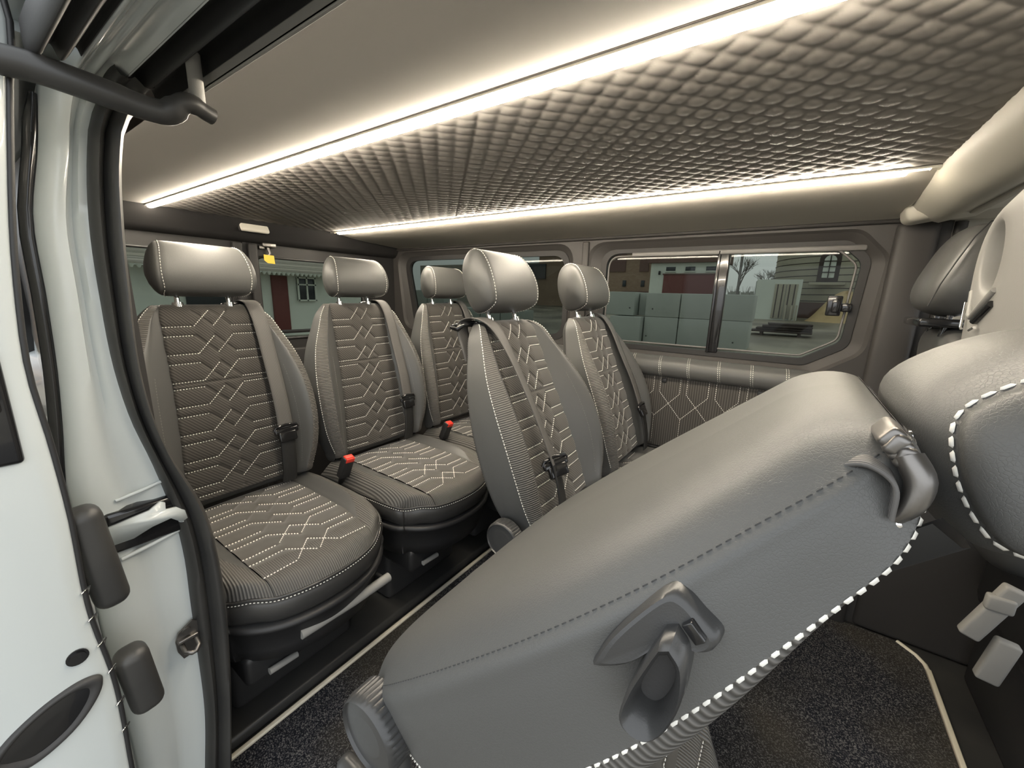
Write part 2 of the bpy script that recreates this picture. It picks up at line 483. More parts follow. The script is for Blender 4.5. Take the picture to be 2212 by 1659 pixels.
def mesh_edge_stitch(parts, sides=(-1, 1)):
    mb = MB()
    for s in sides:
        if 'E' in parts:
            P, N = line_on(FR, .06, s, 0, AMAX - .03, 160); dashes(mb, P, N, .0062, .0018, .0010)
        if 'G' in parts:
            P, N = line_on(FR, 3.0, s, .02, SEAM + .03, 120); dashes(mb, P, N, .0048, .0028, .0009)
    return mb
def mesh_dark_seam():
    mb = MB()
    for s in (-1, 1):
        P, N = line_on(['A', 'B', 'C', 'D', 'E'], 2.0, s, -.0, AMAX - .02, 160)
        dashes(mb, P, N, .0050, .0012, .0008, .0001)
    return mb

# headrest: D shaped side profile swept across, domed ends
def head_profile(n=56):
    # (forward, up) control points, closed, starting at the bottom front
    c = [(.052, -.070), (.064, -.030), (.062, .020), (.046, .064), (.014, .084), (-.024, .078), (-.050, .048), (-.060, .004), (-.056, -.040), (-.040, -.072), (-.004, -.083), (.030, -.082)]
    c = np.array(c); K = len(c); out = []
    for i in range(n):
        x = i / n * K; k = int(x); u = x - k
        p0, p1, p2, p3 = c[(k - 1) % K], c[k % K], c[(k + 1) % K], c[(k + 2) % K]
        out.append(.5 * ((2 * p1) + (-p0 + p2) * u + (2*p0 - 5*p1 + 4*p2 - p3) * u*u + (-p0 + 3*p1 - 3*p2 + p3) * u**3))
    return np.array(out)
HH = 1.0
def head_pt(y, prof, sc):
    c = np.array([0.0, 0.0]); p = c + (prof - c) * sc
    wid = 1.0 - .13 * np.clip((p[:, 1] + .02) / .10, 0, 1) ** 1.5 - .05 * np.clip((-p[:, 1] - .04) / .05, 0, 1)
    wid = wid * (1 - .33 * np.clip((.035 - p[:, 0]) / .095, 0, 1) ** 1.3)
    return np.stack([p[:, 0], y * wid, p[:, 1] * HH], axis=1)
def mesh_head():
    prof = head_profile(); mb = MB(); st = []
    ys = [(-.133, .05), (-.132, .35), (-.1285, .62), (-.123, .82), (-.117, .93), (-.111, .985), (-.1085, .975), (-.105, 1.0), (-.09, 1.012), (-.05, 1.018), (0, 1.02)]
    ys = ys + [(-y, s) for y, s in ys[::-1][1:]]
    P = np.stack([head_pt(y, prof, s) for y, s in ys], axis=0)
    mb.grid(P, closed=True); mb.fan(P[0]); mb.fan(P[-1], flip=True)
    return mb
def mesh_head_stitch():
    prof = head_profile(120); mb = MB()
    for s in (-1, 1):
        P = head_pt(s * .1045, prof, 1.002); P = np.vstack([P, P[:1]])
        N = np.stack([P[:, 0], 0 * P[:, 0], P[:, 2]], 1); N /= np.linalg.norm(N, axis=1, keepdims=True)
        dashes(mb, P, N, .0062, .0018, .0009)
    return mb

# cushion
CXC, CA, CB, CZ = .195, .232, .262, .50
def cush_pt(s, t):
    s, t = np.asarray(s, float), np.asarray(t, float)
    kf = np.where(t > 0, .62, .12); kl = np.where(t > 0, .30, .06)
    x = CXC + CB * t * np.sqrt(np.clip(1 - kf * s**2 * np.abs(t), 0, 1)); y = CA * s * np.sqrt(np.clip(1 - kl * np.clip(t, -1, 1)**2 * np.abs(s), 0, 1))
    e = np.maximum(np.abs(s), np.abs(t)); e2 = np.clip((e - .86) / .14, 0, 1)
    z = CZ + .020 * np.exp(-((np.abs(s) - .80) / .14) ** 2) * (1 - .6 * np.clip(t, 0, 1)**2) - .022 * np.clip(t - .25, 0, 1)**1.5 - .026 * e2**2.2 + .006 * np.cos(s * PI / 2)
    z = z - .025 * np.clip(-t - .5, 0, 1)**1.5
    return np.stack([x, y, z], -1)
PS = .60
PC = .088
cush_segs = pattern([.205 - .010 - i * PC + .0 for i in range(6)], PC, -.24, .225, CA * PS)
def mesh_cush_panel():
    s = np.linspace(-PS, PS, 97); t = np.linspace(-1, 1, 160); S, T = np.meshgrid(s, t)
    P = cush_pt(S, T); N = nrm_of(P); N = N * np.sign(N[..., 2:3] + 1e-9)
    D = seg_dist(S * CA, P[..., 0] - CXC, cush_segs)
    P = P + N * quilt_depth(D, d=.0022, puff=.0015)[..., None]
    mb = MB(); mb.grid(P, uv=np.stack([S * CA, P[..., 0]], -1), mif=lambda i, j: 1 if t[i] > .60 else 0); return mb
def mesh_cush_stitch():
    mb = MB()
    for (x0, a0, x1, a1, w) in cush_segs:
        if not w and (a0 + a1) / 2 < .05: continue
        k = np.linspace(0, 1, 14); yy = x0 + (x1 - x0) * k; xx = a0 + (a1 - a0) * k
        s = yy / CA
        kf = np.where(xx > 0, .62, .12)
        t = xx / CB
        for _ in range(4): t = xx / CB / np.sqrt(np.clip(1 - kf * s**2 * np.abs(t), .1, 1))
        P = cush_pt(s, t); N = np.tile(np.array([0, 0, 1.0]), (len(k), 1))
        dashes(mb, P + np.array([0, 0, -.0002]), N, .0048, .0022, .0012)
    # line of stitching round the top edge
    q = np.linspace(-1, 1, 60)
    ring = [(1.0 * 0 + s, 1.0) for s in q] ; side = [(1.0, t) for t in np.linspace(1, -.9, 60)]
    for pl in ([(-1, t) for t in np.linspace(-.9, 1, 60)] + ring + side,):
        pl = np.array(pl); P = cush_pt(pl[:, 0], pl[:, 1]); c = np.array([CXC, 0, CZ - .02]); N = P - c; N[:, 2] = .02; N /= np.linalg.norm(N, axis=1, keepdims=True)
        dashes(mb, P + N * .004 - np.array([0, 0, .009]), N, .0050, .0028, .0010)
    return mb
def mesh_cush_side(sg):
    s = np.linspace(PS, 1, 26) * sg; t = np.linspace(-1, 1, 100); S, T = np.meshgrid(s, t)
    P = cush_pt(S, T); P[..., 2] -= .0025 * np.exp(-((np.abs(S) - PS) / .02) ** 2)
    inl = (np.abs(S) < PS + .20 - .22 * np.clip((T + .1) / .75, 0, 1)**2) & (T < .62)
    mb = MB(); mb.grid(P, uv=np.stack([P[..., 1], P[..., 0]], -1), mif=lambda i, j: 1 if inl[i, j] else 0); return mb
def ring_pts(off, z, n=64):
    q = []
    for s in np.linspace(-1, 1, n): q.append((s, 1))
    for t in np.linspace(1, -1, n)[1:]: q.append((1, t))
    for s in np.linspace(1, -1, n)[1:]: q.append((s, -1))
    for t in np.linspace(-1, 1, n)[1:-1]: q.append((-1, t))
    q = np.array(q); P = cush_pt(q[:, 0], q[:, 1]); c = np.array([CXC, 0])
    d = P[:, :2] - c
    nn = np.roll(P[:, :2], -1, 0) - np.roll(P[:, :2], 1, 0); nn = np.stack([nn[:, 1], -nn[:, 0]], 1)
    nn /= (np.linalg.norm(nn, axis=1, keepdims=True) + 1e-9); nn *= np.sign(np.sum(nn * d, axis=1))[:, None]
    xy = P[:, :2] + nn * off
    zz = P[:, 2] + z if z > -.2 else np.full(len(P), z + 1)
    return np.column_stack([xy, zz])
def mesh_cush_skirt():
    mb = MB(); R = [ring_pts(.0, -.0005), ring_pts(.0035, -.0005), ring_pts(.0045, -.004), ring_pts(.002, -.0075), ring_pts(.006, -.014), ring_pts(.009, -.030), ring_pts(.006, -.052), ring_pts(-.004, -.066), ring_pts(-.03, -.072)]
    mb.grid(np.stack(R), closed=True); mb.fan(R[-1]); return mb
def mesh_base():
    mb = MB()
    def rz(off, z): r = ring_pts(off, 0); r[:, 2] = z; r[:, 0] = np.minimum(r[:, 0], 2); return r
    R = [rz(-.03, .412), rz(.004, .410), rz(.010, .404), rz(.008, .395), rz(-.004, .375), rz(-.012, .32), rz(-.022, .285), rz(-.05, .275)]
    for i, r in enumerate(R[:4]): r[:, 2] += .016 * np.clip((CXC - r[:, 0]) / .25, -1, 1)
    mb.grid(np.stack(R), closed=True); mb.fan(R[0]); mb.fan(R[-1]); return mb

def strap(path, wd, w=.0215, th=.0012, n=6):
    """ribbon: path points, width directions"""
    P = catmull(path, n); Wd = catmull(wd, n); Wd /= np.linalg.norm(Wd, axis=1, keepdims=True)
    T = np.gradient(P, axis=0); T /= np.linalg.norm(T, axis=1, keepdims=True)
    Nn = np.cross(T, Wd); Nn /= np.linalg.norm(Nn, axis=1, keepdims=True)
    d = np.r_[0, np.cumsum(np.linalg.norm(np.diff(P, axis=0), axis=1))]
    mb = MB(); cols = []; uv = []
    for x, h in ((-1, -1), (-.5, -1), (0, -1), (.5, -1), (1, -1), (1, 1), (.5, 1), (0, 1), (-.5, 1), (-1, 1)):
        cols.append(P + Wd * w * x + Nn * th * h); uv.append(np.stack([d, np.full(len(d), x * w)], 1))
    mb.grid(np.stack(cols, 1), uv=np.stack(uv, 1), closed=True)
    mb.fan(np.stack(cols, 1)[0]); mb.fan(np.stack(cols, 1)[-1], flip=True)
    return mb, P[-1]

def knob_mesh(r=.046, w=.030, n=36):
    """ribbed recliner wheel, axis along -y"""
    mb = MB(); rings = []
    for rr, y, rib in ((.6, 0, 0), (1.0, -.001, 0), (1.0, -.004, 1), (1.0, -w + .008, 1), (.965, -w + .004, 0), (.93, -w + .001, 0), (.90, -w, 0), (.87, -w + .003, 0), (.5, -w + .002, 0)):
        ring = []
        for k in range(n * 4):
            a = 2 * PI * k / (n * 4)
            q = r * rr * (1 - (.035 if (k % 4) < 1 and rib else 0))
            ring.append((q * math.cos(a), y, q * math.sin(a)))
        rings.append(ring)
    mb.grid(np.array(rings), closed=True); mb.fan(rings[0]); mb.fan(rings[-1], flip=True)
    return mb

def make_seat(side, label, group, knob=False, hh=1.0):
    """side = +1 / -1: the side that carries the shoulder belt; origin on the floor under the hinge, facing +x"""
    global HH
    HH = hh
    HC = L + .020 + .086 * hh
    root = empty('passenger_seat', (0, 0, 0), label, 'car seat', group)
    hinge = (-.035, 0, .545)
    # backrest; threads are part of the surface they are sewn into
    bk = mesh_shell().join(mesh_dark_seam(), 1).join(mesh_edge_stitch('E'), 2).build('backrest', [M['leather_soft'], M['dark_stitch'], M['stitch']], root); bk.location = hinge
    mesh_panel().join(mesh_panel_stitch(), 1).build('quilted_panel', [M['fabric'], M['stitch']], bk, fix=False)
    for s in (-1, 1):
        mesh_strip(FR, 0, 2, s, 14).build('ribbed_edge', M['ribs_v'], bk, fix=False)
        mesh_strip(FR, 2, 4, s, 14).join(mesh_edge_stitch('G', (s,)), 1).build('side_bolster', [M['leather'], M['stitch']], bk, fix=False)
    # headrest
    hd = mesh_head().join(mesh_head_stitch(), 1).build('headrest', [M['leather_soft'], M['stitch']], root); hd.location = hinge
    hd.data.transform(Matrix.Translation((.012, 0, HC)))
    for s in (-1, 1):
        p = MB(); p.tube([(-.004, s * .062, L - .03), (-.002, s * .062, L + .06)], .0062, 14); p.tube([(-.004, s * .062, L - .012), (-.004, s * .062, L + .006)], .013, 16)
        p.build('headrest_post', M['chrome'], hd)
    # cushion
    cu = mesh_cush_skirt().build('seat_cushion', M['leather_dark'], root)
    mesh_cush_panel().join(mesh_cush_stitch(), 2).build('quilted_panel', [M['suede'], M['ribs'], M['stitch']], cu, fix=False)
    for s in (-1, 1): mesh_cush_side(s).build('side_bolster', [M['ribs'], M['leather']], cu, fix=False)
    # black base
    ba = mesh_base().build('seat_base', M['black'], root)
    b = MB(); b.rbox((.06, 0, .165), (.17, .17, .130), .02); b.build('pedestal', M['soft_black'], root)
    b = MB(); b.tube([(.434, -.085, .338), (.438, .05, .336), (.434, .165, .334)], .0125, 16); b.build('slide_bar', M['mid_plastic'], root)
    b = MB(); b.rbox((.405, -.07, .325), (.03, .006, .016), .004); b.build('slide_bar_bracket', M['black'], root)
    b = MB(); b.rbox((.405, .15, .325), (.03, .006, .016), .004); b.build('slide_bar_bracket', M['black'], root)
    b = MB(); b.tube([(.372, -.135, .236), (.372, -.07, .232)], .008, 12); b.build('release_handle', M['mid_plastic'], root)
    b = MB(); b.rbox((.26, -.02, .255), (.105, .16, .04), .015); b.build('front_cover', M['black'], root)
    # belt
    by = side * .118
    if side > 0:
        pth = [(-.050, by - .012, L - .09), (-.045, by - .006, L + .006), (.005, by, L + .006), (.040, by + .002, L - .05), (.058, by + .004, .36), (.074, by + .004, .24), (.080, by + .002, .135)]
        wd = [(0, 1, 0)] * 7
        lo = [(.080, by + .002, .135), (.078, by, .08), (.070, by - .002, .02), (.055, by - .004, -.03)]
        wl = [(0, 1, 0)] * 4
    else:
        pth = [(-.055, by - .01, L - .09), (-.05, by - .008, L + .004), (.0, by - .004, L + .010), (.040, by + .012, L - .03), (.066, by + .014, .40), (.088, by + .008, .26), (.098, by + .010, .13)]
        wd = [(0, 1, 0), (0, 1, 0), (0, 1, 0), (-.05, 1, .1), (-.25, 1, 0), (-.32, 1, 0), (-.25, 1, 0)]
        lo = [(.098, by + .010, .13), (.094, by + .008, .07), (.082, by + .006, .01), (.06, by + .004, -.03)]
        wl = [(-.25, 1, 0), (-.2, 1, 0), (-.1, 1, 0), (0, 1, 0)]
    mb, e = strap(pth, wd); be = mb.build('seat_belt', M['belt'], root); be.location = hinge
    mb, _ = strap(lo, wl, th=.0018); mb.build('lower_belt', M['belt_black'], be)
    c = pth[-1]; R = Euler((0, math.radians(-6), math.radians(-28 if side < 0 else 0))).to_matrix()
    tb = MB(); tb.rbox(c, (.006, .036, .010), .005, R); tb.rbox((c[0] + .002, c[1], c[2] - .018), (.008, .027, .016), .005, R)
    tb.tube([Vector(c) + R @ Vector(q) for q in ((0, -.036, .004), (.004, -.030, .014), (.006, 0, .018), (.004, .030, .014), (0, .036, .004))], .0045, 10)
    tb.build('belt_tongue', M['gloss_black'], be)
    g = MB(); gy = by - side * .01 + side * .004
    g.tube([(-.042, gy - .045, L - .006), (-.052, gy - .052, L + .004), (-.060, gy - .030, L + .010), (-.060, gy + .030, L + .010), (-.052, gy + .050, L + .004), (-.030, gy + .046, L + .002), (-.022, gy, L + .004), (-.026, gy - .038, L + .002)], .0065, 10, closed=True)
    g.build('belt_guide', M['gloss_black'], be)
    # buckle beside the cushion, on the side away from the shoulder belt
    ys = -side
    R = Euler((math.radians(6 * ys), math.radians(20), 0)).to_matrix()
    q = Vector((.115, ys * .232, .545))
    k = MB(); k.rbox(q, (.013, .019, .040), .005, R); k.tube([q + R @ Vector((0, 0, -.03)), (.05, ys * .225, .44), (-.01, ys * .215, .36)], .010, 10)
    kb = k.build('belt_buckle', M['black'], root)
    k = MB(); k.rbox(q + R @ Vector((.001, 0, .040)), (.009, .0155, .004), .003, R); k.rbox(q + R @ Vector((.013, 0, .034)), (.0022, .0155, .008), .002, R)
    k.build('release_button', M['red'], kb)
    if knob:
        kn = knob_mesh().build('recliner_wheel', M['grey_plastic'], root, angle=40); kn.location = (hinge[0] - .01, -.232, hinge[2] - .0)
        k = MB(); k.rbox((hinge[0] + .03, -.212, hinge[2] - .075), (.065, .014, .075), .012); k.build('hinge_cover', M['soft_black'], root)
    return root

def set_tilt(root, deg):
    """lean of the backrest and of what is fixed to it, degrees backwards"""
    for ch in root.children:
        if ch.name.split('.')[0] in ('backrest', 'headrest', 'seat_belt'):
            ch.rotation_euler = (0, -math.radians(deg), 0)
# ------------------------------------------------------------------ van shell
def prism_x(poly_yz, x0, x1, mb=None, mi=0):
    """profile in (y, z) extruded along x"""
    mb = mb or MB(); mb.sheet([(x0, y, z) for y, z in poly_yz], (x1 - x0, 0, 0), mi); return mb
def rpoly(pts, rad, n=7):
    """2-D polygon with rounded corners; pts (x, z), rad per corner or scalar"""
    out = []; K = len(pts)
    for i in range(K):
        r = rad[i] if hasattr(rad, '__len__') else rad
        p = Vector(pts[i]); a = Vector(pts[i - 1]); b = Vector(pts[(i + 1) % K])
        u = (a - p).normalized(); v = (b - p).normalized()
        ang = u.angle(v); d = min(r / math.tan(ang / 2), (a - p).length * .49, (b - p).length * .49)
        p0 = p + u * d; p1 = p + v * d
        for k in range(n + 1):
            s = k / n; out.append(tuple((1 - s)**2 * p0 + 2 * s * (1 - s) * p + s * s * p1))
    return out
def plate_holes(outer, holes, to3, th, name, m, parent=None, kind=None):
    bm = bmesh.new(); vs_all = []
    def loop(pts):
        vs = [bm.verts.new(to3(*p)) for p in pts]
        for i in range(len(vs)): bm.edges.new((vs[i], vs[(i + 1) % len(vs)]))
        return vs
    loop(outer)
    for h in holes: loop(h)
    bmesh.ops.triangle_fill(bm, edges=bm.edges[:], use_beauty=True)
    r = bmesh.ops.extrude_face_region(bm, geom=bm.faces[:])
    bmesh.ops.translate(bm, vec=Vector(th), verts=[g for g in r['geom'] if isinstance(g, bmesh.types.BMVert)])
    bmesh.ops.recalc_face_normals(bm, faces=bm.faces[:])
    me = bpy.data.meshes.new(name); bm.to_mesh(me); bm.free()
    o = link(name, me, m, parent, smooth=False)
    if kind: o['kind'] = kind
    return o
def ringband(mb, loopA, loopB, mi=0):
    mb.grid(np.stack([np.array(loopA), np.array(loopB)]), closed=True, mi=mi)

# floor: black rubber deck, carpet, cream edging
b = MB(); b.box((-.30, .93, -.02), (1.88, .83, .02)); tag(b.build('floor', M['rubber'], smooth=False), kind='structure')
car = [(-.955, .19), (.505, .19), (.505, 1.745), (.505, 1.80), (.44, 1.66 + .0), (-.955, 1.66)]
car = rpoly([(-.95, .20), (.50, .20), (.50, 1.70), (-.95, 1.70)], [.004, .004, .08, .004])
b = MB(); b.sheet([(x, y, .0005) for x, y in car], (0, 0, .007))
tag(b.build('floor_carpet', M['carpet'], smooth=False), 'dark speckled loop carpet covering the van floor between the cream edgings', 'carpet')
b = MB(); b.rbox((-.958, .925, .007), (.0065, .72, .0065), .003); tag(b.build('trim_1', M['cream']), kind='structure')
b = MB(); b.rbox((.509, .90, .007), (.0065, .71, .0065), .003); b.tube([(.509, 1.60, .007), (.506, 1.63, .007), (.49, 1.662, .007), (.45, 1.700, .007)], .0065, 8); tag(b.build('trim_2', M['cream']), kind='structure')
# rubber covered step on which the rear seats stand
b = MB(); b.rbox((-1.52, .93, .018), (.545, .73, .018), .01); tag(b.build('rear_platform', M['rubber']), 'black rubber covered step carrying the rear row of seats', 'step', kind='structure')

# ceiling: plain band by the door, quilted centre, rounded cove by the far wall
XC0, XC1 = -2.04, .215
c = MB()
prof = [(.275, 1.405), (.30, 1.4105), (.40, 1.412), (.520, 1.412)]
c.grid(np.array([[(x, y, z) for y, z in prof] for x in (XC0, XC1)]))
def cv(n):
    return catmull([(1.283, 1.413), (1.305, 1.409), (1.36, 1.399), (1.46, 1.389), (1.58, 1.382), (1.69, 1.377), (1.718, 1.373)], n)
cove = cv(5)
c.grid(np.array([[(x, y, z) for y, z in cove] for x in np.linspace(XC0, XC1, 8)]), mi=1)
# channels for the light strips and the closing panel above
c.box((-.42, .95, 1.440), (1.66, .77, .008))
for y in (.5335, 1.2695):
    for s in (-1, 1): c.box(((XC0 + XC1) / 2, y + s * .0125, 1.4195), ((XC1 - XC0) / 2, .0012, .0085))
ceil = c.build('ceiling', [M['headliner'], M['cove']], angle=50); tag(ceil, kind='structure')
q = MB(); xs = np.arange(XC0, XC1 + .001, .0042); ys = np.arange(.548, 1.256, .0042); X, Y = np.meshgrid(xs, ys)
CELL = .0338
U = (X + Y) / math.sqrt(2) * PI / CELL; V = (X - Y) / math.sqrt(2) * PI / CELL
puff = (np.abs(np.sin(U)) * np.abs(np.sin(V))) ** .42
q.grid(np.stack([X, Y, 1.4140 - .0029 * puff], -1), uv=np.stack([X, Y], -1))
q.build('quilted_panel', M['quilt'], ceil, fix=False)

for i, (y, lb) in enumerate(((.5335, 'warm glowing light strip in the ceiling nearest the open door, left of the quilting'), (1.2695, 'warm glowing light strip in the ceiling nearest the far wall, above the windows'))):
    r = empty('light_strip', ((XC0 + XC1) / 2, y, 1.405), lb, 'ceiling light', 'light strips in the ceiling')
    hx = (XC1 - XC0) / 2
    b = MB(); b.rbox((-.0, 0, .002), (hx - .012 - (.045 if i else 0), .0100, .0085), .006)
    e_ = b.build('glowing_diffuser', M['led'], r)
    b = MB(); b.box((0, 0, .016), (hx - .002, .0105, .003)); b.box((0, .0108, .010), (hx - .002, .0009, .0075)); b.box((0, -.0108, .010), (hx - .002, .0009, .0075)); b.box((hx - .012, 0, .006), (.010, .010, .005))
    b.build('channel', M['lamp_white'], r, smooth=False)

# far wall with two windows
YW = 1.720
KW = YW / 1.664          # the wall outlines below were taken at 1.664 m
def WS(pts): return [(x * KW, 1.12 + (z - 1.12) * KW) for x, z in pts]
W1o = WS(rpoly([(-.715, 1.318), (.112, 1.318), (.172, 1.262), (.160, .985), (.050, .912), (-.715, .912)], [.07, .05, .05, .05, .05, .07]))
W1i = WS(rpoly([(-.690, 1.302), (.095, 1.302), (.150, 1.250), (.138, 1.000), (.038, .935), (-.690, .930)], [.06, .045, .04, .04, .04, .06]))
W2o = WS(rpoly([(-1.975, 1.325), (-.865, 1.325), (-.865, .915), (-1.90, .930)], .075))
W2i = WS(rpoly([(-1.945, 1.302), (-.890, 1.302), (-.890, .940), (-1.865, .950)], .065))
W1r = WS(rpoly([(-.770, 1.348), (.135, 1.348), (.215, 1.262), (.200, .970), (.075, .880), (-.770, .880)], [.09, .07, .07, .07, .06, .09]))
W2r = WS(rpoly([(-2.015, 1.350), (-.835, 1.350), (-.835, .885), (-1.96, .900)], .09))
wf = plate_holes([(-2.14, 0), (.36, 0), (.36, 1.41), (-2.14, 1.41)], [W1r, W2r], lambda x, z: (x, YW, z), (0, .012, 0), 'wall_far', M['trim_dark'], kind='structure')
b = MB()
for a_, b_ in ((W1r, W1o), (W2r, W2o)):
    l0 = [(x, YW, z) for x, z in a_]; l1 = [(x, YW + .010, z) for x, z in np.array(a_) * .75 + np.array(b_) * .25]; l2 = [(x, YW + .030, z) for x, z in b_]; l3 = [(x, YW + .06, z) for x, z in b_]
    ringband(b, l0, l1); ringband(b, l1, l2); ringband(b, l2, l3)
b.build('window_surround', M['trim_dark'], wf, angle=60)
b = MB()
b.rbox((-.86, YW - .006, 1.372), (1.24, .010, .008), .006)
for x in (.262,): b.rbox((x, YW - .014, .68), (.048, .022, .685), .018)
b.rbox((-.803, YW - .002, 1.11), (.016, .008, .25), .007)
b.build('trim_moulding', M['trim_dark'], wf)
def frame_ring(mb, outer, inner, y0, y1):
    A = [(x, y0, z) for x, z in outer]; B = [(x, y0, z) for x, z in inner]; Cc = [(x, y1, z) for x, z in inner]; D = [(x, y1, z) for x, z in outer]
    mb.grid(np.array([D, A, B, Cc]), closed=True)
w1 = empty('window_1', (-.27, YW + .04, 1.11), 'wide sliding side window beside the middle row', kind='structure'); del w1['label']
mat_off = Matrix.Translation((.27, -YW - .04, -1.11))
def wpart(mb, name, m, par, off, **k):
    o = mb.build(name, m, par, **k); o.data.transform(off); return o
b = MB(); frame_ring(b, W1o, W1i, YW + .026, YW + .050); wpart(b, 'window_frame', M['rear_dark'], w1, mat_off, angle=50)
in2 = WS(rpoly([(-.678, 1.290), (.087, 1.290), (.139, 1.243), (.128, 1.006), (.034, .945), (-.678, .941)], [.05, .04, .035, .035, .035, .05]))
b = MB(); b.tube([(x, YW + .027, z) for x, z in in2], .0035, 8, closed=True); wpart(b, 'beading', M['bead'], w1, mat_off)
b = MB(); b.sheet([(x, YW + .040, z) for x, z in W1i if x < 9], (0, .004, 0)); wpart(b, 'window_glass', M['glass'], w1, mat_off, smooth=False)
b = MB(); b.rbox((-.245, YW + .034, 1.113), (.018, .012, .194), .006); b.rbox((-.264, YW + .028, 1.113), (.005, .010, .194), .003); wpart(b, 'window_divider', M['gloss_black'], w1, mat_off)
b = MB(); b.rbox((-.22, YW + .028, 1.300), (.38, .010, .009), .004); wpart(b, 'sliding_rail', M['bead'], w1, mat_off)
b = MB(); b.rbox((.105, YW + .018, 1.115), (.020, .008, .033), .004); b.rbox((.108, YW + .006, 1.115), (.010, .008, .022), .004); b.rbox((.138, YW + .020, 1.110), (.014, .012, .014), .005)
lt = wpart(b, 'window_latch', M['gloss_black'], w1, mat_off)
w2 = empty('window_2', (-1.40, YW + .04, 1.12), kind='structure'); off2 = Matrix.Translation((1.40, -YW - .04, -1.12))
b = MB(); frame_ring(b, W2o, W2i, YW + .026, YW + .050); wpart(b, 'window_frame', M['rear_dark'], w2, off2, angle=50)
b = MB(); b.sheet([(x, YW + .040, z) for x, z in W2i], (0, .004, 0)); wpart(b, 'window_glass', M['glass_dark'], w2, off2, smooth=False)
# outer skin beyond the trim
plate_holes([(-2.16, -.1), (.40, -.1), (.40, 1.47), (-2.16, 1.47)], [W1o, W2o], lambda x, z: (x, YW + .062, z), (0, .012, 0), 'outer_skin', M['white_paint'], wf)

# padded ledge and quilted lower panel under the wide window
sp = empty('wall_panel', (-.35, YW, .60), 'stitched dark leather wall panel with a padded ledge under the wide window', 'wall panel')
po = Matrix.Translation((.35, -YW, -.60))
PX0, PX1 = -1.02, .115
pr = catmull([(YW - .002, .892), (YW - .022, .890), (YW - .046, .874), (YW - .056, .848), (YW - .050, .822), (YW - .034, .810), (YW - .004, .808)], 6)
b = MB(); xs = np.linspace(PX0, PX1, 60); P = np.array([[(x, y, z) for y, z in pr] for x in xs])
endk = np.clip((PX1 - xs) / .05, 0, 1) ** .5
P[..., 1] = YW + (P[..., 1] - YW) * endk[:, None]; P[..., 2] = .86 + (P[..., 2] - .86) * (.35 + .65 * endk[:, None])
b.grid(P); lb_ = b
b = MB()
for x in np.arange(PX0 + .05, PX1 - .02, .1085):
    for dx in (-.0035, .0035):
        pp = np.array([(x + dx + .02 * (i / len(pr)), y - .0006, z) for i, (y, z) in enumerate(pr)])[2:-6]
        dashes(b, pp, np.tile(np.array([0, -.8, .5]), (len(pp), 1)), .0052, .0028, .0011)
ld = wpart(lb_.join(b, 1), 'padded_ledge', [M['leather_soft'], M['stitch']], sp, po)
b = MB(); b.rbox(((PX0 + PX1) / 2, YW - .020, .665), ((PX1 - PX0) / 2, .010, .158), .006); lb_ = b
# vertical version of the quilting pattern
b = MB(); yy = YW - .0305
PW = .105
for k in range(int((PX1 - PX0) / PW)):
    x0 = PX1 - .03 - k * PW; g = .026
    for pl in ([(x0, .820), (x0, .745), (x0 - (PW - g), .672), (x0 - (PW - g) - 0, .595), (x0 - (PW - g), .520)],
               [(x0 - (PW - g), .820), (x0 - (PW - g), .745), (x0, .672), (x0, .52)],
               [(x0, .745), (x0 - (PW - g) / 2 - .052, .672)],
               [(x0 - .004, .672), (x0 - (PW-g)/2, .640), (x0 - (PW - g) / 2 - .04, .600)]):
        if len(pl) == 4: pl = [(x0 - (PW - g), .820), (x0 - (PW - g), .745), (x0 - (PW-g)/2, .700), (x0 + g/2, .640), (x0 + g/2, .52)]
        elif len(pl) == 5: pl = [(x0, .820), (x0, .745), (x0 - (PW-g)/2, .700), (x0 - PW + g/2, .640), (x0 - PW + g/2, .52)]
        else: continue
        P = np.array([(x, yy, z) for x, z in pl]); dashes(b, P, np.tile(np.array([0, -1., 0]), (len(P), 1)), .0052, .0028, .0010)
lp = wpart(lb_.join(b, 1), 'lower_panel', [M['fabric'], M['stitch']], sp, po)
for x in (-.40, -.06):
    b = MB(); b.rbox((x, YW - .032, .795), (.009, .003, .009), .003); wpart(b, 'fixing_button', M['black'], lp, po)
b = MB(); b.rbox(((PX0 + PX1) / 2, YW - .020, .42), ((PX1 - PX0) / 2, .016, .078), .008); b.rbox(((PX0 + PX1) / 2, YW - .026, .502), ((PX1 - PX0) / 2, .014, .005), .003)
wpart(b, 'kick_panel', M['black'], sp, po)

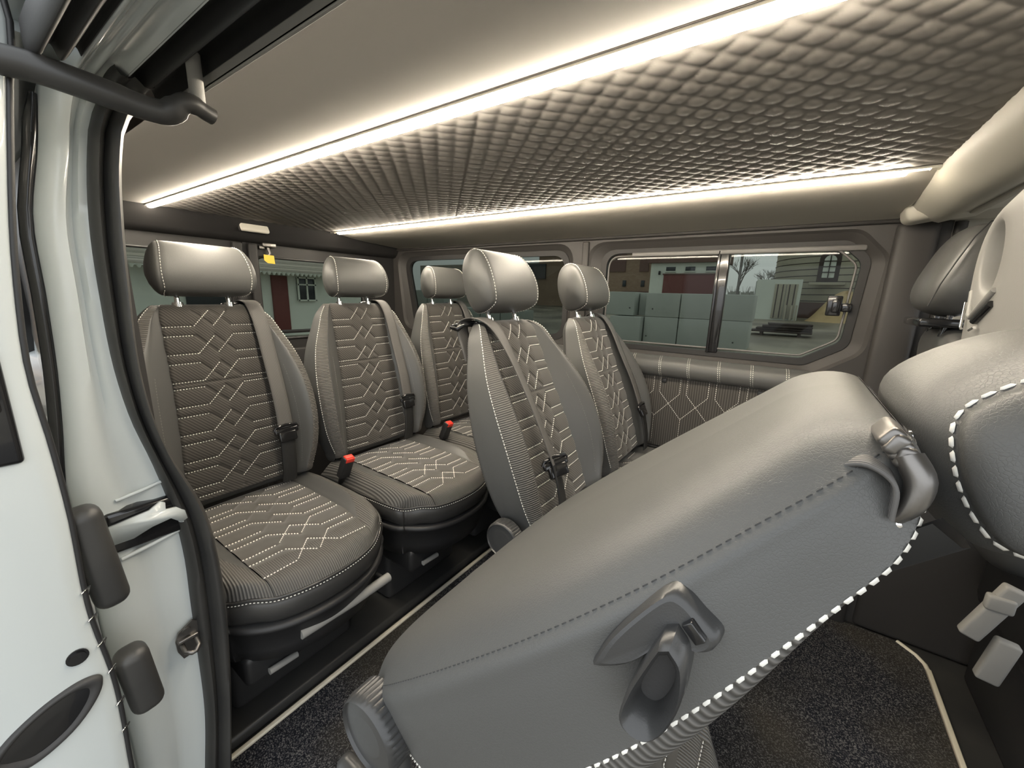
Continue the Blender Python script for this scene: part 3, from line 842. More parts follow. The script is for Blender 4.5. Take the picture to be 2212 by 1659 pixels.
# rear of the van: header beam, two barn doors with windows, lamp, latch with a yellow tag
b = MB()
pz = [(-2.035, 1.414), (-2.05, 1.395), (-2.075, 1.345), (-2.095, 1.325), (-2.13, 1.318)]
b.grid(np.array([[(x, y, z) for x, z in pz] for y in np.linspace(.18, YW, 6)])); b.box((-2.12, .93, 1.42), (.06, .78, .012))
tag(b.build('wall_rear', M['rear_dark'], angle=60), kind='structure')
def barn(y0, y1, wy0, wy1, name, mirror):
    r = empty(name, (-2.12, (y0 + y1) / 2, .65), kind='structure'); off = -Vector(r.location)
    hole = rpoly([(wy0, 1.268), (wy1, 1.268), (wy1, .865), (wy0, .865)], .055); hole_i = rpoly([(wy0 + .010, 1.258), (wy1 - .010, 1.258), (wy1 - .010, .875), (wy0 + .010, .875)], .048)
    o = plate_holes([(y0, .0), (y1, .0), (y1, 1.33), (y0, 1.33)], [hole], lambda y, z: (-2.115, y, z), (-.03, 0, 0), 'door_panel', M['rear_dark'], r); o.data.transform(Matrix.Translation(off))
    m_ = MB(); A = [(-2.112, y, z) for y, z in hole]; B = [(-2.112, y, z) for y, z in hole_i]; C_ = [(-2.14, y, z) for y, z in hole_i]; D = [(-2.14, y, z) for y, z in hole]
    m_.grid(np.array([D, A, B, C_]), closed=True); wpart(m_, 'window_seal', M['black'], r, Matrix.Translation(off))
    m_ = MB(); m_.sheet([(-2.130, y, z) for y, z in hole_i], (-.004, 0, 0)); wpart(m_, 'window_glass', M['glass'], r, Matrix.Translation(off), smooth=False)
    m_ = MB(); m_.rbox((-2.106, (y0 + y1) / 2, .42), (.012, (y1 - y0) / 2 - .03, .40), .01); m_.rbox((-2.105, y1 - .022 if not mirror else y0 + .035, 1.07), (.016, .020, .25), .01); wpart(m_, 'inner_trim', M['rear_dark'], r, Matrix.Translation(off))
    return r
barn(.16, .862, .30, .80, 'door_1', False)
d2 = barn(.868, YW, .905, 1.50, 'door_2', True)
b = MB(); b.rbox((.02, .060, .012), (.014, .030, .010), .004); b.tube([(.02, .055, .005), (.026, .062, -.025), (.022, .052, -.04)], .006, 8); b.rbox((.014, .03, .0), (.01, .012, .008), .003)
lt = b.build('door_latch', M['steel'], d2); lt.location = (0, -.38 + .0, .655)
b = MB(); b.sheet([(.030, .030, -.032), (.030, .075, -.034), (.030, .078, -.072), (.030, .045, -.070), (.030, .030, -.058)], (.002, 0, 0)); b.build('yellow_tag', M['yellow'], lt, smooth=False)
lamp = empty('rear_lamp', (-2.058, .900, 1.388), 'small rounded white lamp on the header beam above the rear doors', 'lamp')
R = Euler((0, math.radians(-28), 0)).to_matrix()
b = MB(); b.rbox((.004, 0, -.006), (.010, .060, .021), .009, R, n=4); b.build('lamp_cover', M['lamp_white'], lamp)
b = MB(); b.rbox((-.004, 0, -.004), (.008, .064, .024), .006, R); b.build('lamp_base', M['trim_dark'], lamp)

# near side: body wall, white door jamb, seal, rails
ZS = [-.08, .13, .25, .42, .52, .63, .70, .76, .82, .90, .98, 1.10, 1.21, 1.30, 1.35, 1.385]
OUT = [.085, .083, .085, .082, .080, .080, .079, .078, .077, .085, .092, .098, .102, .120, .128, .135]
SO = [.150, .176, .190, .196, .198, .200, .196, .188, .178, .162, .154, .153, .157, .168, .178, .192]
SI = [.200, .219, .232, .246, .250, .247, .240, .224, .204, .188, .182, .186, .193, .203, .215, .235]
zf = np.linspace(-.08, 1.385, 60)
fo, fso, fsi = cr(ZS, OUT, zf), cr(ZS, SO, zf), cr(ZS, SI, zf)
XJ = -.872
wn_ = empty('wall_near', (-1.4, .13, .7), kind='structure'); wo_ = Matrix.Translation((1.4, -.13, -.7))
b = MB(); rows = []
for z, yo, ys in zip(zf, fo, fso):
    w = ys - yo
    rows.append([(-2.16, yo + (.105 if z > .88 else .05), z), (-1.5, yo + (.05 if z > .88 else .02), z), (-.96, yo + .004, z), (-.900, yo, z), (-.884, yo + .003, z), (XJ - .002, yo + .014, z), (XJ, yo + .024, z), (XJ - .001, yo + .024 + (w - .03) * .30, z), (XJ - .012, yo + .024 + (w - .03) * .45, z), (XJ - .014, yo + .024 + (w - .03) * .62, z), (XJ - .004, yo + .024 + (w - .03) * .85, z), (XJ - .004, ys + .010, z), (-.95, ys + .014, z)])
b.grid(np.array(rows)); wpart(b, 'jamb_panel', M['white_paint'], wn_, wo_, angle=60)
b = MB(); yi = .185
b.box((-1.53, .198, .68), (.60, .006, .74)); wpart(b, 'inner_lining', M['trim_dark'], wn_, wo_, smooth=False)
b = MB()
for z0, z1 in ((.95, 1.32),):
    zz = np.linspace(z0, z1, 8); r_ = [[(x, np.interp(z, zf, fo) - .0035 + yy, z) for x, yy in ((-2.10, .10), (-1.5, .05), (-.962, .004), (-.915, .001))] for z in zz]
    b.grid(np.array(r_))
wpart(b, 'quarter_glass', M['gloss_black'], wn_, wo_)
b = MB()   # black slot of the middle door rail with the white catch in it
b.rbox((-.895, .158, .716), (.030, .052, .036), .006); wpart(b, 'rail_slot', M['gloss_black'], wn_, wo_)
b = MB(); pl = [(.108, .735), (.160, .742), (.176, .752), (.182, .748), (.181, .735), (.196, .733), (.207, .722), (.209, .706), (.200, .702), (.186, .716), (.160, .712), (.135, .703), (.110, .703)]
b.sheet([(-.860, y, z) for y, z in pl], (.006, 0, 0)); b.tube([(-.862, .203, .70), (-.862, .205, .712)], .006, 8)
wpart(b, 'rail_catch', M['white_paint'], wn_, wo_)
b = MB(); b.tube([(XJ + .0, .125, .770), (XJ, .16, .776), (XJ, .205, .786)], .003, 8); b.tube([(XJ, .118, .665), (XJ, .16, .672), (XJ, .205, .682)], .004, 8); wpart(b, 'pressed_edge', M['white_paint'], wn_, wo_)
b = MB(); zq = np.linspace(.80, 1.37, 16); b.tube([(-.893, np.interp(z, zf, fo) - .003, z) for z in zq], [.002] + [.0085] * 14 + [.004], 10); wpart(b, 'glass_edge_seal', M['gloss_black'], wn_, wo_)
st = MB(); R = Euler((math.radians(-8), 0, 0)).to_matrix()
st.sheet([(XJ + .004, .170, .478), (XJ + .004, .193, .492), (XJ + .004, .200, .486), (XJ + .004, .201, .424), (XJ + .004, .172, .420), (XJ + .004, .165, .440), (XJ + .004, .164, .462)], (.004, 0, 0))
so = wpart(st, 'striker_plate', M['steel'], wn_, wo_, smooth=False)
st = MB(); st.tube([(XJ + .006, .172, .452), (XJ + .030, .172, .448), (XJ + .034, .180, .444), (XJ + .034, .186, .444), (XJ + .030, .192, .450), (XJ + .006, .193, .456)], .0042, 10); st.rbox((XJ + .010, .182, .462), (.006, .016, .0035), .002)
wpart(st, 'striker_loop', M['steel'], so, wo_)
st = MB(); st.tube([(XJ + .006, .182, .476), (XJ + .012, .182, .476)], .0075, 14); wpart(st, 'bolt', M['steel'], so, wo_)

b = MB(); rows = []
for z, a_, c_ in zip(zf, fso, fsi):
    w = c_ - a_; k = []
    for t, dx in ((-.02, -.012), (0, .002), (.10, .014), (.25, .018), (.38, .012), (.45, .006), (.52, .012), (.66, .026), (.80, .028), (.93, .020), (1.0, .006), (1.0, -.012), (.95, -.05)):
        k.append((XJ + dx, a_ + w * t, z))
    rows.append(k)
rows = np.array(rows)
# upper corner: the seal bends over into the header along the roof rail
top = rows[-1]; turn = []
for k in range(1, 9):
    an = k / 8 * PI / 2; c0 = np.array([XJ + .055, 0, 1.385 - .010])
    ring = []
    for (x, y, z), (dx, t) in zip(top, [(p[0] - XJ, 0) for p in top]):
        rad = .055 - dx
        ring.append((XJ + .055 - rad * math.cos(an), y + (.010 * k / 8), 1.385 + (rad * math.sin(an)) * .45))
    turn.append(ring)
b.grid(np.vstack([rows, np.array(turn)])); 
seal = b.build('door_seal', M['rubber'], angle=70); tag(seal, 'thick black rubber seal running up the door jamb', 'door seal')

def prof_run(name, m, yz, x0, x1, par=None, off=None, closed=False):
    mb = MB(); P = np.array([[(x, y, z) for y, z in yz] for x in np.linspace(x0, x1, 4)])
    mb.grid(P); o = mb.build(name, m, par, angle=55)
    return o
rail = empty('trim_3', (0, .2, 1.4), kind='structure'); ro = Matrix.Translation((0, -.2, -1.4))
g = prof_run('drip_rail', M['soft_black'], catmull([(.108, 1.400), (.108, 1.372), (.115, 1.364), (.123, 1.376), (.129, 1.386), (.135, 1.372), (.142, 1.378), (.150, 1.392), (.154, 1.384), (.156, 1.41)], 4), -.745, 1.1, rail); g.data.transform(ro)
g = prof_run('door_header', M['white_paint'], catmull([(.150, 1.400), (.156, 1.384), (.164, 1.390), (.170, 1.398), (.177, 1.404), (.184, 1.401), (.192, 1.412), (.205, 1.414), (.216, 1.406)], 4), -.90, 1.1, rail); g.data.transform(ro)
g = prof_run('roller_rail', M['black'], catmull([(.214, 1.406), (.222, 1.420), (.230, 1.424), (.236, 1.405), (.241, 1.401), (.246, 1.420), (.256, 1.428), (.264, 1.420), (.266, 1.398)], 4), -.90, 1.1, rail); g.data.transform(ro)
b = MB(); b.box((.07, .2685, 1.394), (.97, .0012, .008)); b.rbox((.07, .2695, 1.3865), (.97, .0022, .0022), .001); wpart(b, 'bright_lip', M['mid_plastic'], rail, ro, smooth=False)
b = MB(); b.box((.1, .20, 1.45), (1.0, .095, .010)); b.box((-1.5, .17, 1.44), (.64, .08, .012)); wpart(b, 'roof_edge', M['white_paint'], rail, ro, smooth=False)

# sliding door, slid back along the body
XD = -.752
dz = [-.10, .37, .56, .65, .83, .92, 1.01, 1.12, 1.32, 1.404, 1.43]
dy = [.050, .066, .068, .061, .063, .061, .057, .064, .090, .102, .100]
zz = np.linspace(-.10, 1.43, 50); yin = cr(dz, dy, zz)
dr = empty('door_3', (XD, .0, .7), kind='structure'); do = Matrix.Translation((-XD, 0, -.7))
b = MB(); rows = []
for z, y in zip(zz, yin):
    th = .19 if z < 1.0 else .19 - .10 * (z - 1.0)
    rows.append([(-1.80, y - .02, z), (-1.2, y - .004, z), (XD - .012, y, z), (XD - .004, y - .001, z), (XD, y - .005, z), (XD + .002, y - .02, z), (XD + .004, y - .05, z), (XD + .004, y - .09, z), (XD - .004, y - th, z), (XD - .03, y - th - .012, z), (-1.2, y - th - .015, z), (-1.80, y - th, z)])
b.grid(np.array(rows)); b.sheet([tuple(p) for p in rows[-1]], (0, 0, .002)); wpart(b, 'door_panel', M['white_paint'], dr, do, angle=60)
b = MB(); b.tube([(XD - .004, y + .0005, z) for z, y in zip(zz, yin)], .0032, 8); wpart(b, 'edge_seal', M['black'], dr, do)
b = MB()
for z in (.70, .655, .61, .56, .50, .45): b.tube([(XD + .002, np.interp(z, zz, yin) - .004, z), (XD - .004, np.interp(z, zz, yin) + .006, z + .004), (XD - .010, np.interp(z, zz, yin) + .003, z - .012)], .0015, 6)
wpart(b, 'edge_clips', M['chrome'], dr, do)
for (zc, hz, yy, hy) in ((.730, .082, .082, .020), (.500, .060, .098, .021)):
    b = MB(); b.rbox((XD - .030, yy, zc), (.022, hy, hz), .016, Euler((math.radians(5), 0, 0)).to_matrix(), n=5); wpart(b, 'rubber_buffer', M['rubber'], dr, do)
b = MB(); 
for r_, x_ in ((.0115, .004), (.0085, .007)): b.tube([(XD + .002, .040, .610), (XD + x_, .040, .610)], r_, 20)
wpart(b, 'rubber_plug', M['gloss_black'], dr, do)
# tear-drop grip recess
def tear(k, x):
    pts = catmull([(-.050, .505), (-.020, .490), (.020, .505), (.048, .535), (.057, .562), (.040, .572), (.010, .568), (-.022, .552), (-.046, .530), (-.056, .514), (-.050, .505)], 5)[:-1]
    c_ = np.array([.002, .532]); pts = c_ + (pts - c_) * k
    return [(x, y, z) for y, z in pts]
b = MB(); b.grid(np.array([tear(1.02, XD + .003), tear(1.0, XD + .009), tear(.93, XD + .011), tear(.80, XD + .009), tear(.74, XD + .0055), tear(.70, XD + .0045)]), closed=True); b.fan(tear(.70, XD + .0045)); wpart(b, 'grip_recess', M['soft_black'], dr, do)
b = MB(); b.grid(np.array([tear(.76, XD + .0060), tear(.55, XD + .0068), tear(.30, XD + .0072)]), closed=True); b.fan(tear(.30, XD + .0072)); wpart(b, 'grip_cup', M['gloss_black'], dr, do)
b = MB(); b.rbox((XD + .002, -.002, .972), (.006, .040, .070), .006, n=4); b.rbox((XD + .008, .004, .984), (.004, .026, .016), .004, n=3); wpart(b, 'latch_recess', M['gloss_black'], dr, do)
b = MB(); b.tube(catmull([(-.742, .085, 1.352), (-.735, .110, 1.352), (-.722, .142, 1.346), (-.712, .175, 1.340), (-.706, .200, 1.336), (-.700, .218, 1.337), (-.690, .232, 1.350), (-.688, .242, 1.352), (-.690, .256, 1.348), (-.692, .265, 1.346)], 4), [.0155] * 13 + [.0145] * 10 + [.012] * 7 + [.0105] * 7, 16)
arm = wpart(b, 'roller_arm', M['rubber'], dr, do)
b = MB(); b.tube([(-.692, .250, 1.352), (-.692, .250, 1.415)], .0085, 14); wpart(b, 'roller_pin', M['mid_plastic'], arm, do)

# front: overhead console, pillar trims, front seats, roof and far cab side
cons = empty('overhead_console', (.30, 1.2, 1.40), 'beige moulded console across the roof in front of the quilted headliner', 'console'); co = Matrix.Translation((-.30, -1.2, -1.40))
b = MB(); R_ = []
for y in np.linspace(.20, 1.60, 16):
    fr = .208 + .045 * max(0, (1.35 - y)) ** 1.3 * 0 
    R_.append([(fr - .002, y, 1.425), (fr, y, 1.408), (fr + .004, y, 1.392), (fr + .020, y, 1.372), (fr + .050, y, 1.352), (fr + .075, y, 1.343), (fr + .10, y, 1.350), (fr + .20, y, 1.362), (fr + .6, y, 1.38), (fr + .6, y, 1.43)])
b.grid(np.array(R_)); wpart(b, 'console_shell', M['beige'], cons, co, angle=50)
b = MB(); b.rbox((.265, 1.61, 1.385), (.058, .055, .033), .022, Euler((0, math.radians(-10), 0)).to_matrix(), n=4); b.rbox((.42, 1.58, 1.385), (.12, .09, .03), .02); wpart(b, 'end_cap', M['beige'], cons, co)
b = MB(); b.rbox((.325, .90, 1.352), (.010, .60, .006), .004); wpart(b, 'console_ridge', M['beige'], cons, co)

cw = plate_holes([(.33, 0), (1.6, 0), (1.6, 1.43), (.33, 1.43)], [rpoly([(.46, 1.30), (1.3, 1.28), (1.4, .85), (.46, .85)], .05)], lambda x, z: (x, YW + .03, z), (0, .03, 0), 'wall_cab', M['beige'], kind='structure')
b = MB(); b.rbox((.385, YW + .016, 1.16), (.055, .020, .24), .018); b.build('pillar_trim', M['beige'], cw)
b = MB(); b.rbox((.98, YW + .010, .45), (.65, .022, .45), .018); b.build('lower_trim', M['trim_dark'], cw)
b = MB(); b.tube([(.352, YW - .002, 1.36), (.350, YW - .004, 1.1), (.356, YW - .004, .7)], [.014, .016, .016], 10); b.build('pillar_lip', M['trim_dark'], cw)
b = MB(); b.box((.95, .95, 1.445), (.75, .80, .010)); tag(b.build('roof_panel', M['beige'], smooth=False), kind='structure')
# ------------------------------------------------------------------ seats in place
G = 'matching grey leather passenger seats'
sR = make_seat(+1, 'rear-row seat nearest the open door, the one partly hidden by the white jamb', G, hh=.84)
sL = make_seat(-1, 'middle-row seat standing upright with its belt guide on the shoulder nearest the camera', G, knob=True)
sM = make_seat(+1, 'middle-row seat against the wide sliding window', G)
sR.location = (-1.268, .458, -.004); set_tilt(sR, 10)
for (x, y, tl, lb) in ((-1.268, .943, 10, 'centre seat of the rear row, between the other two rear seats'), (-1.268, 1.418, 10, 'rear-row seat in the far corner beside the quarter window')):
    s = copy_tree(sR); s.location = (x, y, 0); s['label'] = lb; set_tilt(s, tl)
    for ch in list(s.children):
        if ch.name.split('.')[0] in ('slide_bar', 'slide_bar_bracket'): bpy.data.objects.remove(ch)
sM.location = (-.436, 1.432, 0); set_tilt(sM, 20)
sL.location = (-.440, .940, .010); set_tilt(sL, 22.5)

for s in (sL, sM):
    for ch in list(s.children):
        k = ch.name.split('.')[0]
        if k in ('slide_bar', 'slide_bar_bracket', 'release_handle') or (s is sL and k == 'belt_buckle'):
            for g in list(ch.children): bpy.data.objects.remove(g)
            bpy.data.objects.remove(ch)

# foreground seat: same kind, backrest folded forward, seen from its back and side
fold = copy_tree(sL); fold.location = (-.430, .430, 0)
fold['label'] = 'large grey leather seat in the foreground with its backrest folded forward'
set_tilt(fold, -45)
for ch in list(fold.children):
    k = ch.name.split('.')[0]
    if k in ('backrest', 'headrest'): ch.location = (.130, 0, .655)
    if k == 'backrest': FB = ch; ch.location = (.126 - .013, 0, .659 - .013); ch.scale = (1, 1, 1.035)
    if k == 'headrest': ch.location = (-.014, 0, .819); ch.rotation_euler = (0, math.radians(68), 0); HF = ch
    if k in ('seat_cushion', 'seat_base', 'pedestal', 'slide_bar', 'slide_bar_bracket', 'release_handle', 'front_cover'): ch.location = (.147, 0, -.02); ch.scale = (.68, 1, 1)
    if k == 'recliner_wheel': ch.location = (.122, -.205, .655 + .0); ch.scale = (.95, 1.15, .95)
    if k in ('seat_belt', 'belt_buckle', 'hinge_cover'):
        for g in list(ch.children): bpy.data.objects.remove(g)
        bpy.data.objects.remove(ch)
HH = 1.0
prof = head_profile(); mb = MB()
ys = [(-.133, .05), (-.132, .32), (-.129, .54), (-.1245, .68), (-.120, .745), (-.115, .775), (-.113, .765), (-.110, .79), (-.102, .86), (-.090, .93), (-.07, .985), (-.04, 1.01), (0, 1.02)]
ys = ys + [(-y, s) for y, s in ys[::-1][1:]]
P = np.stack([head_pt(y, prof, s) for y, s in ys], axis=0); mb.grid(P, closed=True); mb.fan(P[0]); mb.fan(P[-1], flip=True)
for s in (-1, 1):
    P = head_pt(s * .110, head_profile(120), .797); P = np.vstack([P, P[:1]]); N = np.stack([P[:, 0], s * .02 + 0 * P[:, 0], P[:, 2]], 1); N /= np.linalg.norm(N, axis=1, keepdims=True)
    st_ = MB(); dashes(st_, P, N, .0075, .0012, .0010); mb.join(st_, 1)
me = mb.mesh('folded_headrest'); me.transform(Matrix.Translation((.012, 0, L + .106)))
for m_ in (M['leather_soft'], M['stitch']): me.materials.append(m_)
me.polygons.foreach_set('use_smooth', [True] * len(me.polygons)); bm = bmesh.new(); bm.from_mesh(me); bmesh.ops.recalc_face_normals(bm, faces=bm.faces); bm.to_mesh(me); bm.free()
HF.data = me
b = MB(); b.rbox((.118, -.206, .56), (.036, .010, .105), .009, Euler((0, math.radians(-8), 0)).to_matrix()); b.rbox((.10, -.200, .44), (.10, .014, .05), .012)
b.build('hinge_bracket', M['grey_plastic'], fold)
b = MB(); b.tube([(.095, -.212, .50), (.072, -.222, .512), (.060, -.222, .500), (.070, -.222, .485), (.10, -.214, .48)], .004, 8); b.build('bracket_spring', M['chrome'], fold)

# grip handle on its side panel (coordinates of the backrest: x = towards the front, z = up along it)
def on_side(n, t, out=0.0):
    return (n + .005, -(float(pW(t)) + out), t + .001)
b = MB()
rows = []
outl = catmull([(-.009, .332), (-.018, .352), (-.024, .378), (-.026, .402), (-.019, .409), (-.004, .411), (.010, .412), (.015, .406), (.012, .398), (.003, .397), (-.003, .391), (-.002, .378), (-.001, .355), (-.005, .340), (-.009, .332)], 4)[:-1]
cc = outl.mean(axis=0); outl = cc + (outl - cc) * .86
for k, o in ((1.08, -.004), (1.04, .004), (.98, .0085), (.86, .0095)):
    rows.append([on_side(*(cc + (p - cc) * k), o) for p in outl])
b.grid(np.array(rows), closed=True); b.fan(rows[-1]); b.fan(rows[0])
hb = b.build('handle_bezel', M['grey_plastic'], FB, angle=50)
b = MB(); b.rbox(on_side(-.0010, .4010, .0100), (.0062, .003, .0034), .001); b.build('handle_slot', M['gloss_black'], FB)
# the pull: a pointed loop hanging off the bezel
lp = catmull([(-.006, .394), (.009, .392), (.026, .378), (.038, .358), (.040, .342), (.031, .334), (.020, .336), (.008, .352), (-.003, .374), (-.009, .388)], 5)
b = MB(); ring = []
pts = [on_side(n_, t_, .016) for n_, t_ in lp]
top_ = np.array(pts[0]); pts = [tuple(top_ + (np.array(p) - top_) * .80) for p in pts]; cen = np.mean(np.array(pts), axis=0); prof_ = []
for p in pts:
    p = np.array(p); d = p - cen; 
    k = []
    for q, o in ((1.06, -.018), (1.10, -.004), (1.05, .006), (.93, .009), (.74, .004), (.62, -.004), (.60, -.016)):
        v = cen + d * q; v[1] -= o; k.append(tuple(v))
    prof_.append(k)
prof_.append(prof_[0]); b.grid(np.array(prof_)); b.build('pull_loop', M['grey_plastic'], FB, angle=55)
b = MB(); b.fan([tuple(cen + (np.array(p) - cen) * .75 + np.array([0, .010, 0])) for p in pts]); b.build('handle_cup', M['soft_black'], FB)

# belt hardware on the near shoulder of the folded backrest
mb, _ = strap([(-.036, -.128, .506), (-.031, -.134, .520), (-.018, -.140, .524), (-.004, -.142, .512)], [(.15, -1, -.1)] * 4, w=.014, th=.0011)
fb = mb.build('seat_belt', M['belt'], fold); fb.location = (.129, 0, .646); fb.rotation_euler = (0, math.radians(45), 0)
b = MB()
for i in range(4):
    q = i / 3
    b.rbox((-.034 + q * .011, -.126 - .001 * i, .536 - q * .0015), (.0045, .0155 + .0012 * (i % 2), .0065), .0035, Euler((0, math.radians(-12 - 8 * i), 0)).to_matrix(), n=4)
b.tube(catmull([(-.022, -.138, .536), (-.010, -.143, .532), (-.002, -.146, .522), (.001, -.145, .512)], 4), [.0105, .011, .0112, .0112, .011, .0105, .010, .0095, .009, .0085, .008, .0075, .007], 16, flat=.62)
b.build('belt_guide', M['steel'], fb)
b = MB(); b.rbox((.003, -.140, .506), (.0030, .011, .007), .0025); b.build('belt_tongue', M['chrome'], fb)
b = MB(); rows = []
for a_ in np.linspace(.40, .535, 8):
    rows.append([(.010, -.146, a_ - .012), (.028, -.141, a_ - .010), (.036, -.128, a_ - .008), (.038, -.110, a_ - .008), (.030, -.100, a_ - .010)])
b.grid(np.array(rows)); b.build('belt_cover', M['belt_black'], fb)

# ------------------------------------------------------------------ seats of the cab, seen from behind
def pad(mb, c, h, e=3.0, R=None, taper=0.0, lean=0.0, n=20, m=32):
    P = []
    for i in range(n + 1):
        th = -PI / 2 + PI * i / n; r = []
        for j in range(m):
            ph = 2 * PI * j / m
            f = lambda w: math.copysign(abs(w) ** (2 / e), w)
            x = f(math.cos(th)) * f(math.cos(ph)); y = f(math.cos(th)) * f(math.sin(ph)); z = f(math.sin(th))
            p = Vector((x * h[0], y * h[1] * (1 - taper * (z + 1) / 2), z * h[2]))
            p.x += lean * p.z
            if R is not None: p = R @ p
            r.append((p.x + c[0], p.y + c[1], p.z + c[2]))
        P.append(r)
    mb.grid(np.array(P), closed=True)
dv = empty('driver_seat', (.42, 1.46, 0), 'grey leather front seat seen from behind by the far pillar, headrest leaning forward', 'car seat')
Rl = Euler((0, math.radians(19), 0)).to_matrix()
b = MB(); pad(b, (.005, .010, .79), (.075, .235, .285), 3.2, None, .22, -.32); b.build('backrest', M['leather'], dv)
b = MB(); pad(b, (-.100, -.005, 1.205), (.062, .128, .108), 3.0, Rl, .16); h_ = b.build('headrest', M['leather'], dv)
b = MB(); b.tube([Vector((-.100, -.005, 1.205)) + Rl @ Vector(q) for q in ((-.036, -.117, -.100), (-.042, -.120, -.05), (-.042, -.117, 0), (-.040, -.108, .06), (-.030, -.096, .098), (.0, -.09, .107))], .0016, 6); b.build('headrest_seam', M['dark_stitch'], h_)
b = MB(); b.rbox((-.125, -.005, 1.083), (.045, .085, .010), .006); b.tube([(-.12, -.06, 1.05), (-.11, -.06, 1.12)], .006, 10); b.tube([(-.12, .05, 1.05), (-.11, .05, 1.12)], .006, 10); b.build('headrest_post', M['gloss_black'], dv)
b = MB(); b.rbox((.36, 0, .36), (.22, .215, .10), .05); b.rbox((.36, 0, .13), (.19, .19, .13), .02); b.build('seat_base', M['black'], dv)
b = MB(); b.rbox((.03, -.235, .47), (.018, .012, .075), .006, Euler((0, math.radians(18), 0)).to_matrix()); b.rbox((.035, -.243, .50), (.022, .010, .018), .006); b.rbox((.06, -.235, .36), (.020, .012, .055), .006, Euler((0, math.radians(8), 0)).to_matrix()); b.build('recliner_cover', M['mid_plastic'], dv)

bn = empty('cab_bench', (.36, .90, 0), 'front bench seen from behind with a grey plastic belt tower at its top', 'car seat')
b = MB(); pad(b, (.13, -.02, .66), (.070, .250, .33), 3.6, None, .10, -.38); b.build('backrest', M['soft_black'], bn)
b = MB(); b.rbox((.43, -.02, .34), (.22, .27, .09), .05); b.rbox((.43, -.02, .12), (.20, .25, .12), .02); b.build('seat_base', M['black'], bn)
def tring(k, x, c=(.065, 1.145), h=(.190, .178), e=3.2, rot=-.22, n=40):
    r = []
    for i in range(n):
        t = 2 * PI * i / n; f = lambda w: math.copysign(abs(w) ** (2 / e), w)
        yy = h[0] * k * f(math.cos(t)); z_ = h[1] * k * f(math.sin(t))
        r.append((x, c[0] + yy * math.cos(rot) - z_ * math.sin(rot), c[1] + yy * math.sin(rot) + z_ * math.cos(rot)))
    return r
def ov(k, x): return tring(k, x, (.150, 1.205), (.040, .062), 2.0, -.30)
mixr = lambda a, b_, t, x: [(x, p[1] * (1 - t) + q[1] * t, p[2] * (1 - t) + q[2] * t) for p, q in zip(a, b_)]
o1 = tring(1, 0); o2 = ov(1.12, 0)
b = MB(); R_ = [tring(.90, .02), tring(.97, .0), tring(1.0, -.035), tring(.985, -.065), tring(.95, -.080), mixr(o1, o2, .12, -.089), mixr(o1, o2, .5, -.096), mixr(o1, o2, .85, -.099), ov(1.12, -.099), ov(1.02, -.096), ov(.96, -.088), ov(.90, -.070), ov(.80, -.055)]
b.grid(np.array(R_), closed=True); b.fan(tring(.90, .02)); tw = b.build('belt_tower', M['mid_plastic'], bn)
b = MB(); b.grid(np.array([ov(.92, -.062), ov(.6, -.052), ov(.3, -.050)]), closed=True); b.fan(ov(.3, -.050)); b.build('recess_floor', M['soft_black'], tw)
b = MB(); b.tube([(-.096, .205, 1.150), (-.101, .172, 1.108), (-.101, .160, 1.104), (-.102, .120, 1.128), (-.100, .09, 1.150)], .005, 10); b.build('moulded_flange', M['mid_plastic'], tw)
b = MB(); b.tube([(-.102, .135, 1.098), (-.100, .085, 1.128)], .006, 10); b.build('belt_slot', M['gloss_black'], tw)
b = MB(); b.tube([(-.100, .212, 1.130), (-.104, .190, 1.085), (-.104, .182, 1.083)], .0022, 8); b.build('belt_edge_clip', M['chrome'], tw)
b = MB(); b.tube([(-.104, .140, 1.082), (-.104, .120, 1.088)], .0022, 8); b.build('belt_edge_clip', M['chrome'], tw)
# ------------------------------------------------------------------ yard outside
def brick_mat(name, c1, c2, mortar, sc, w=.5, h=.25, ms=.015):
    m = bpy.data.materials.new(name); m.use_nodes = True; n, l = m.node_tree.nodes, m.node_tree.links
    b = n['Principled BSDF']; b.inputs['Roughness'].default_value = .9
    tc = n.new('ShaderNodeTexCoord'); mp = n.new('ShaderNodeMapping'); mp.inputs['Rotation'].default_value = (PI / 2, 0, 0)
    t = n.new('ShaderNodeTexBrick'); t.inputs['Scale'].default_value = sc; t.inputs['Color1'].default_value = (*c1, 1); t.inputs['Color2'].default_value = (*c2, 1); t.inputs['Mortar'].default_value = (*mortar, 1)
    t.inputs['Mortar Size'].default_value = ms; t.inputs['Brick Width'].default_value = w; t.inputs['Row Height'].default_value = h
    l.new(tc.outputs['Object'], mp.inputs[0]); l.new(mp.outputs[0], t.inputs[0]); l.new(t.outputs['Color'], b.inputs['Base Color'])
    return m
M['brick'] = brick_mat('old_brown_brick', (.30, .20, .14), (.36, .26, .18), (.22, .18, .15), 2.2)
M['old_brick'] = brick_mat('weathered_grey_brick', (.30, .28, .24), (.40, .37, .31), (.16, .15, .13), 1.6)
M['concrete'] = mat('grey_green_concrete', (.43, .455, .42), .9, var=(1.2, (.36, .385, .355), .3))
M['whitewash'] = mat('whitewashed_wall', (.74, .78, .70), .9, var=(.9, (.62, .66, .60), .3))
M['red_door'] = mat('dark_red_door', (.15, .042, .036), .6)
M['roof'] = mat('brown_roofing', (.16, .10, .085), .9)
M['stone'] = mat('pale_stone_courses', (.46, .43, .33), .9, var=(.7, (.36, .34, .27), .3))
M['dark_wood'] = mat('dark_wood', (.06, .045, .04), .8)
M['sand'] = mat('yellow_sand', (.62, .46, .25), .95, var=(3, (.50, .36, .20), .3), bump=('noise', 6, .5, .05))
M['mud'] = mat('wet_yard_ground', (.30, .27, .21), .55, var=(.35, (.12, .105, .08), .12))
M['bark'] = mat('bare_tree_bark', (.16, .14, .12), .9)
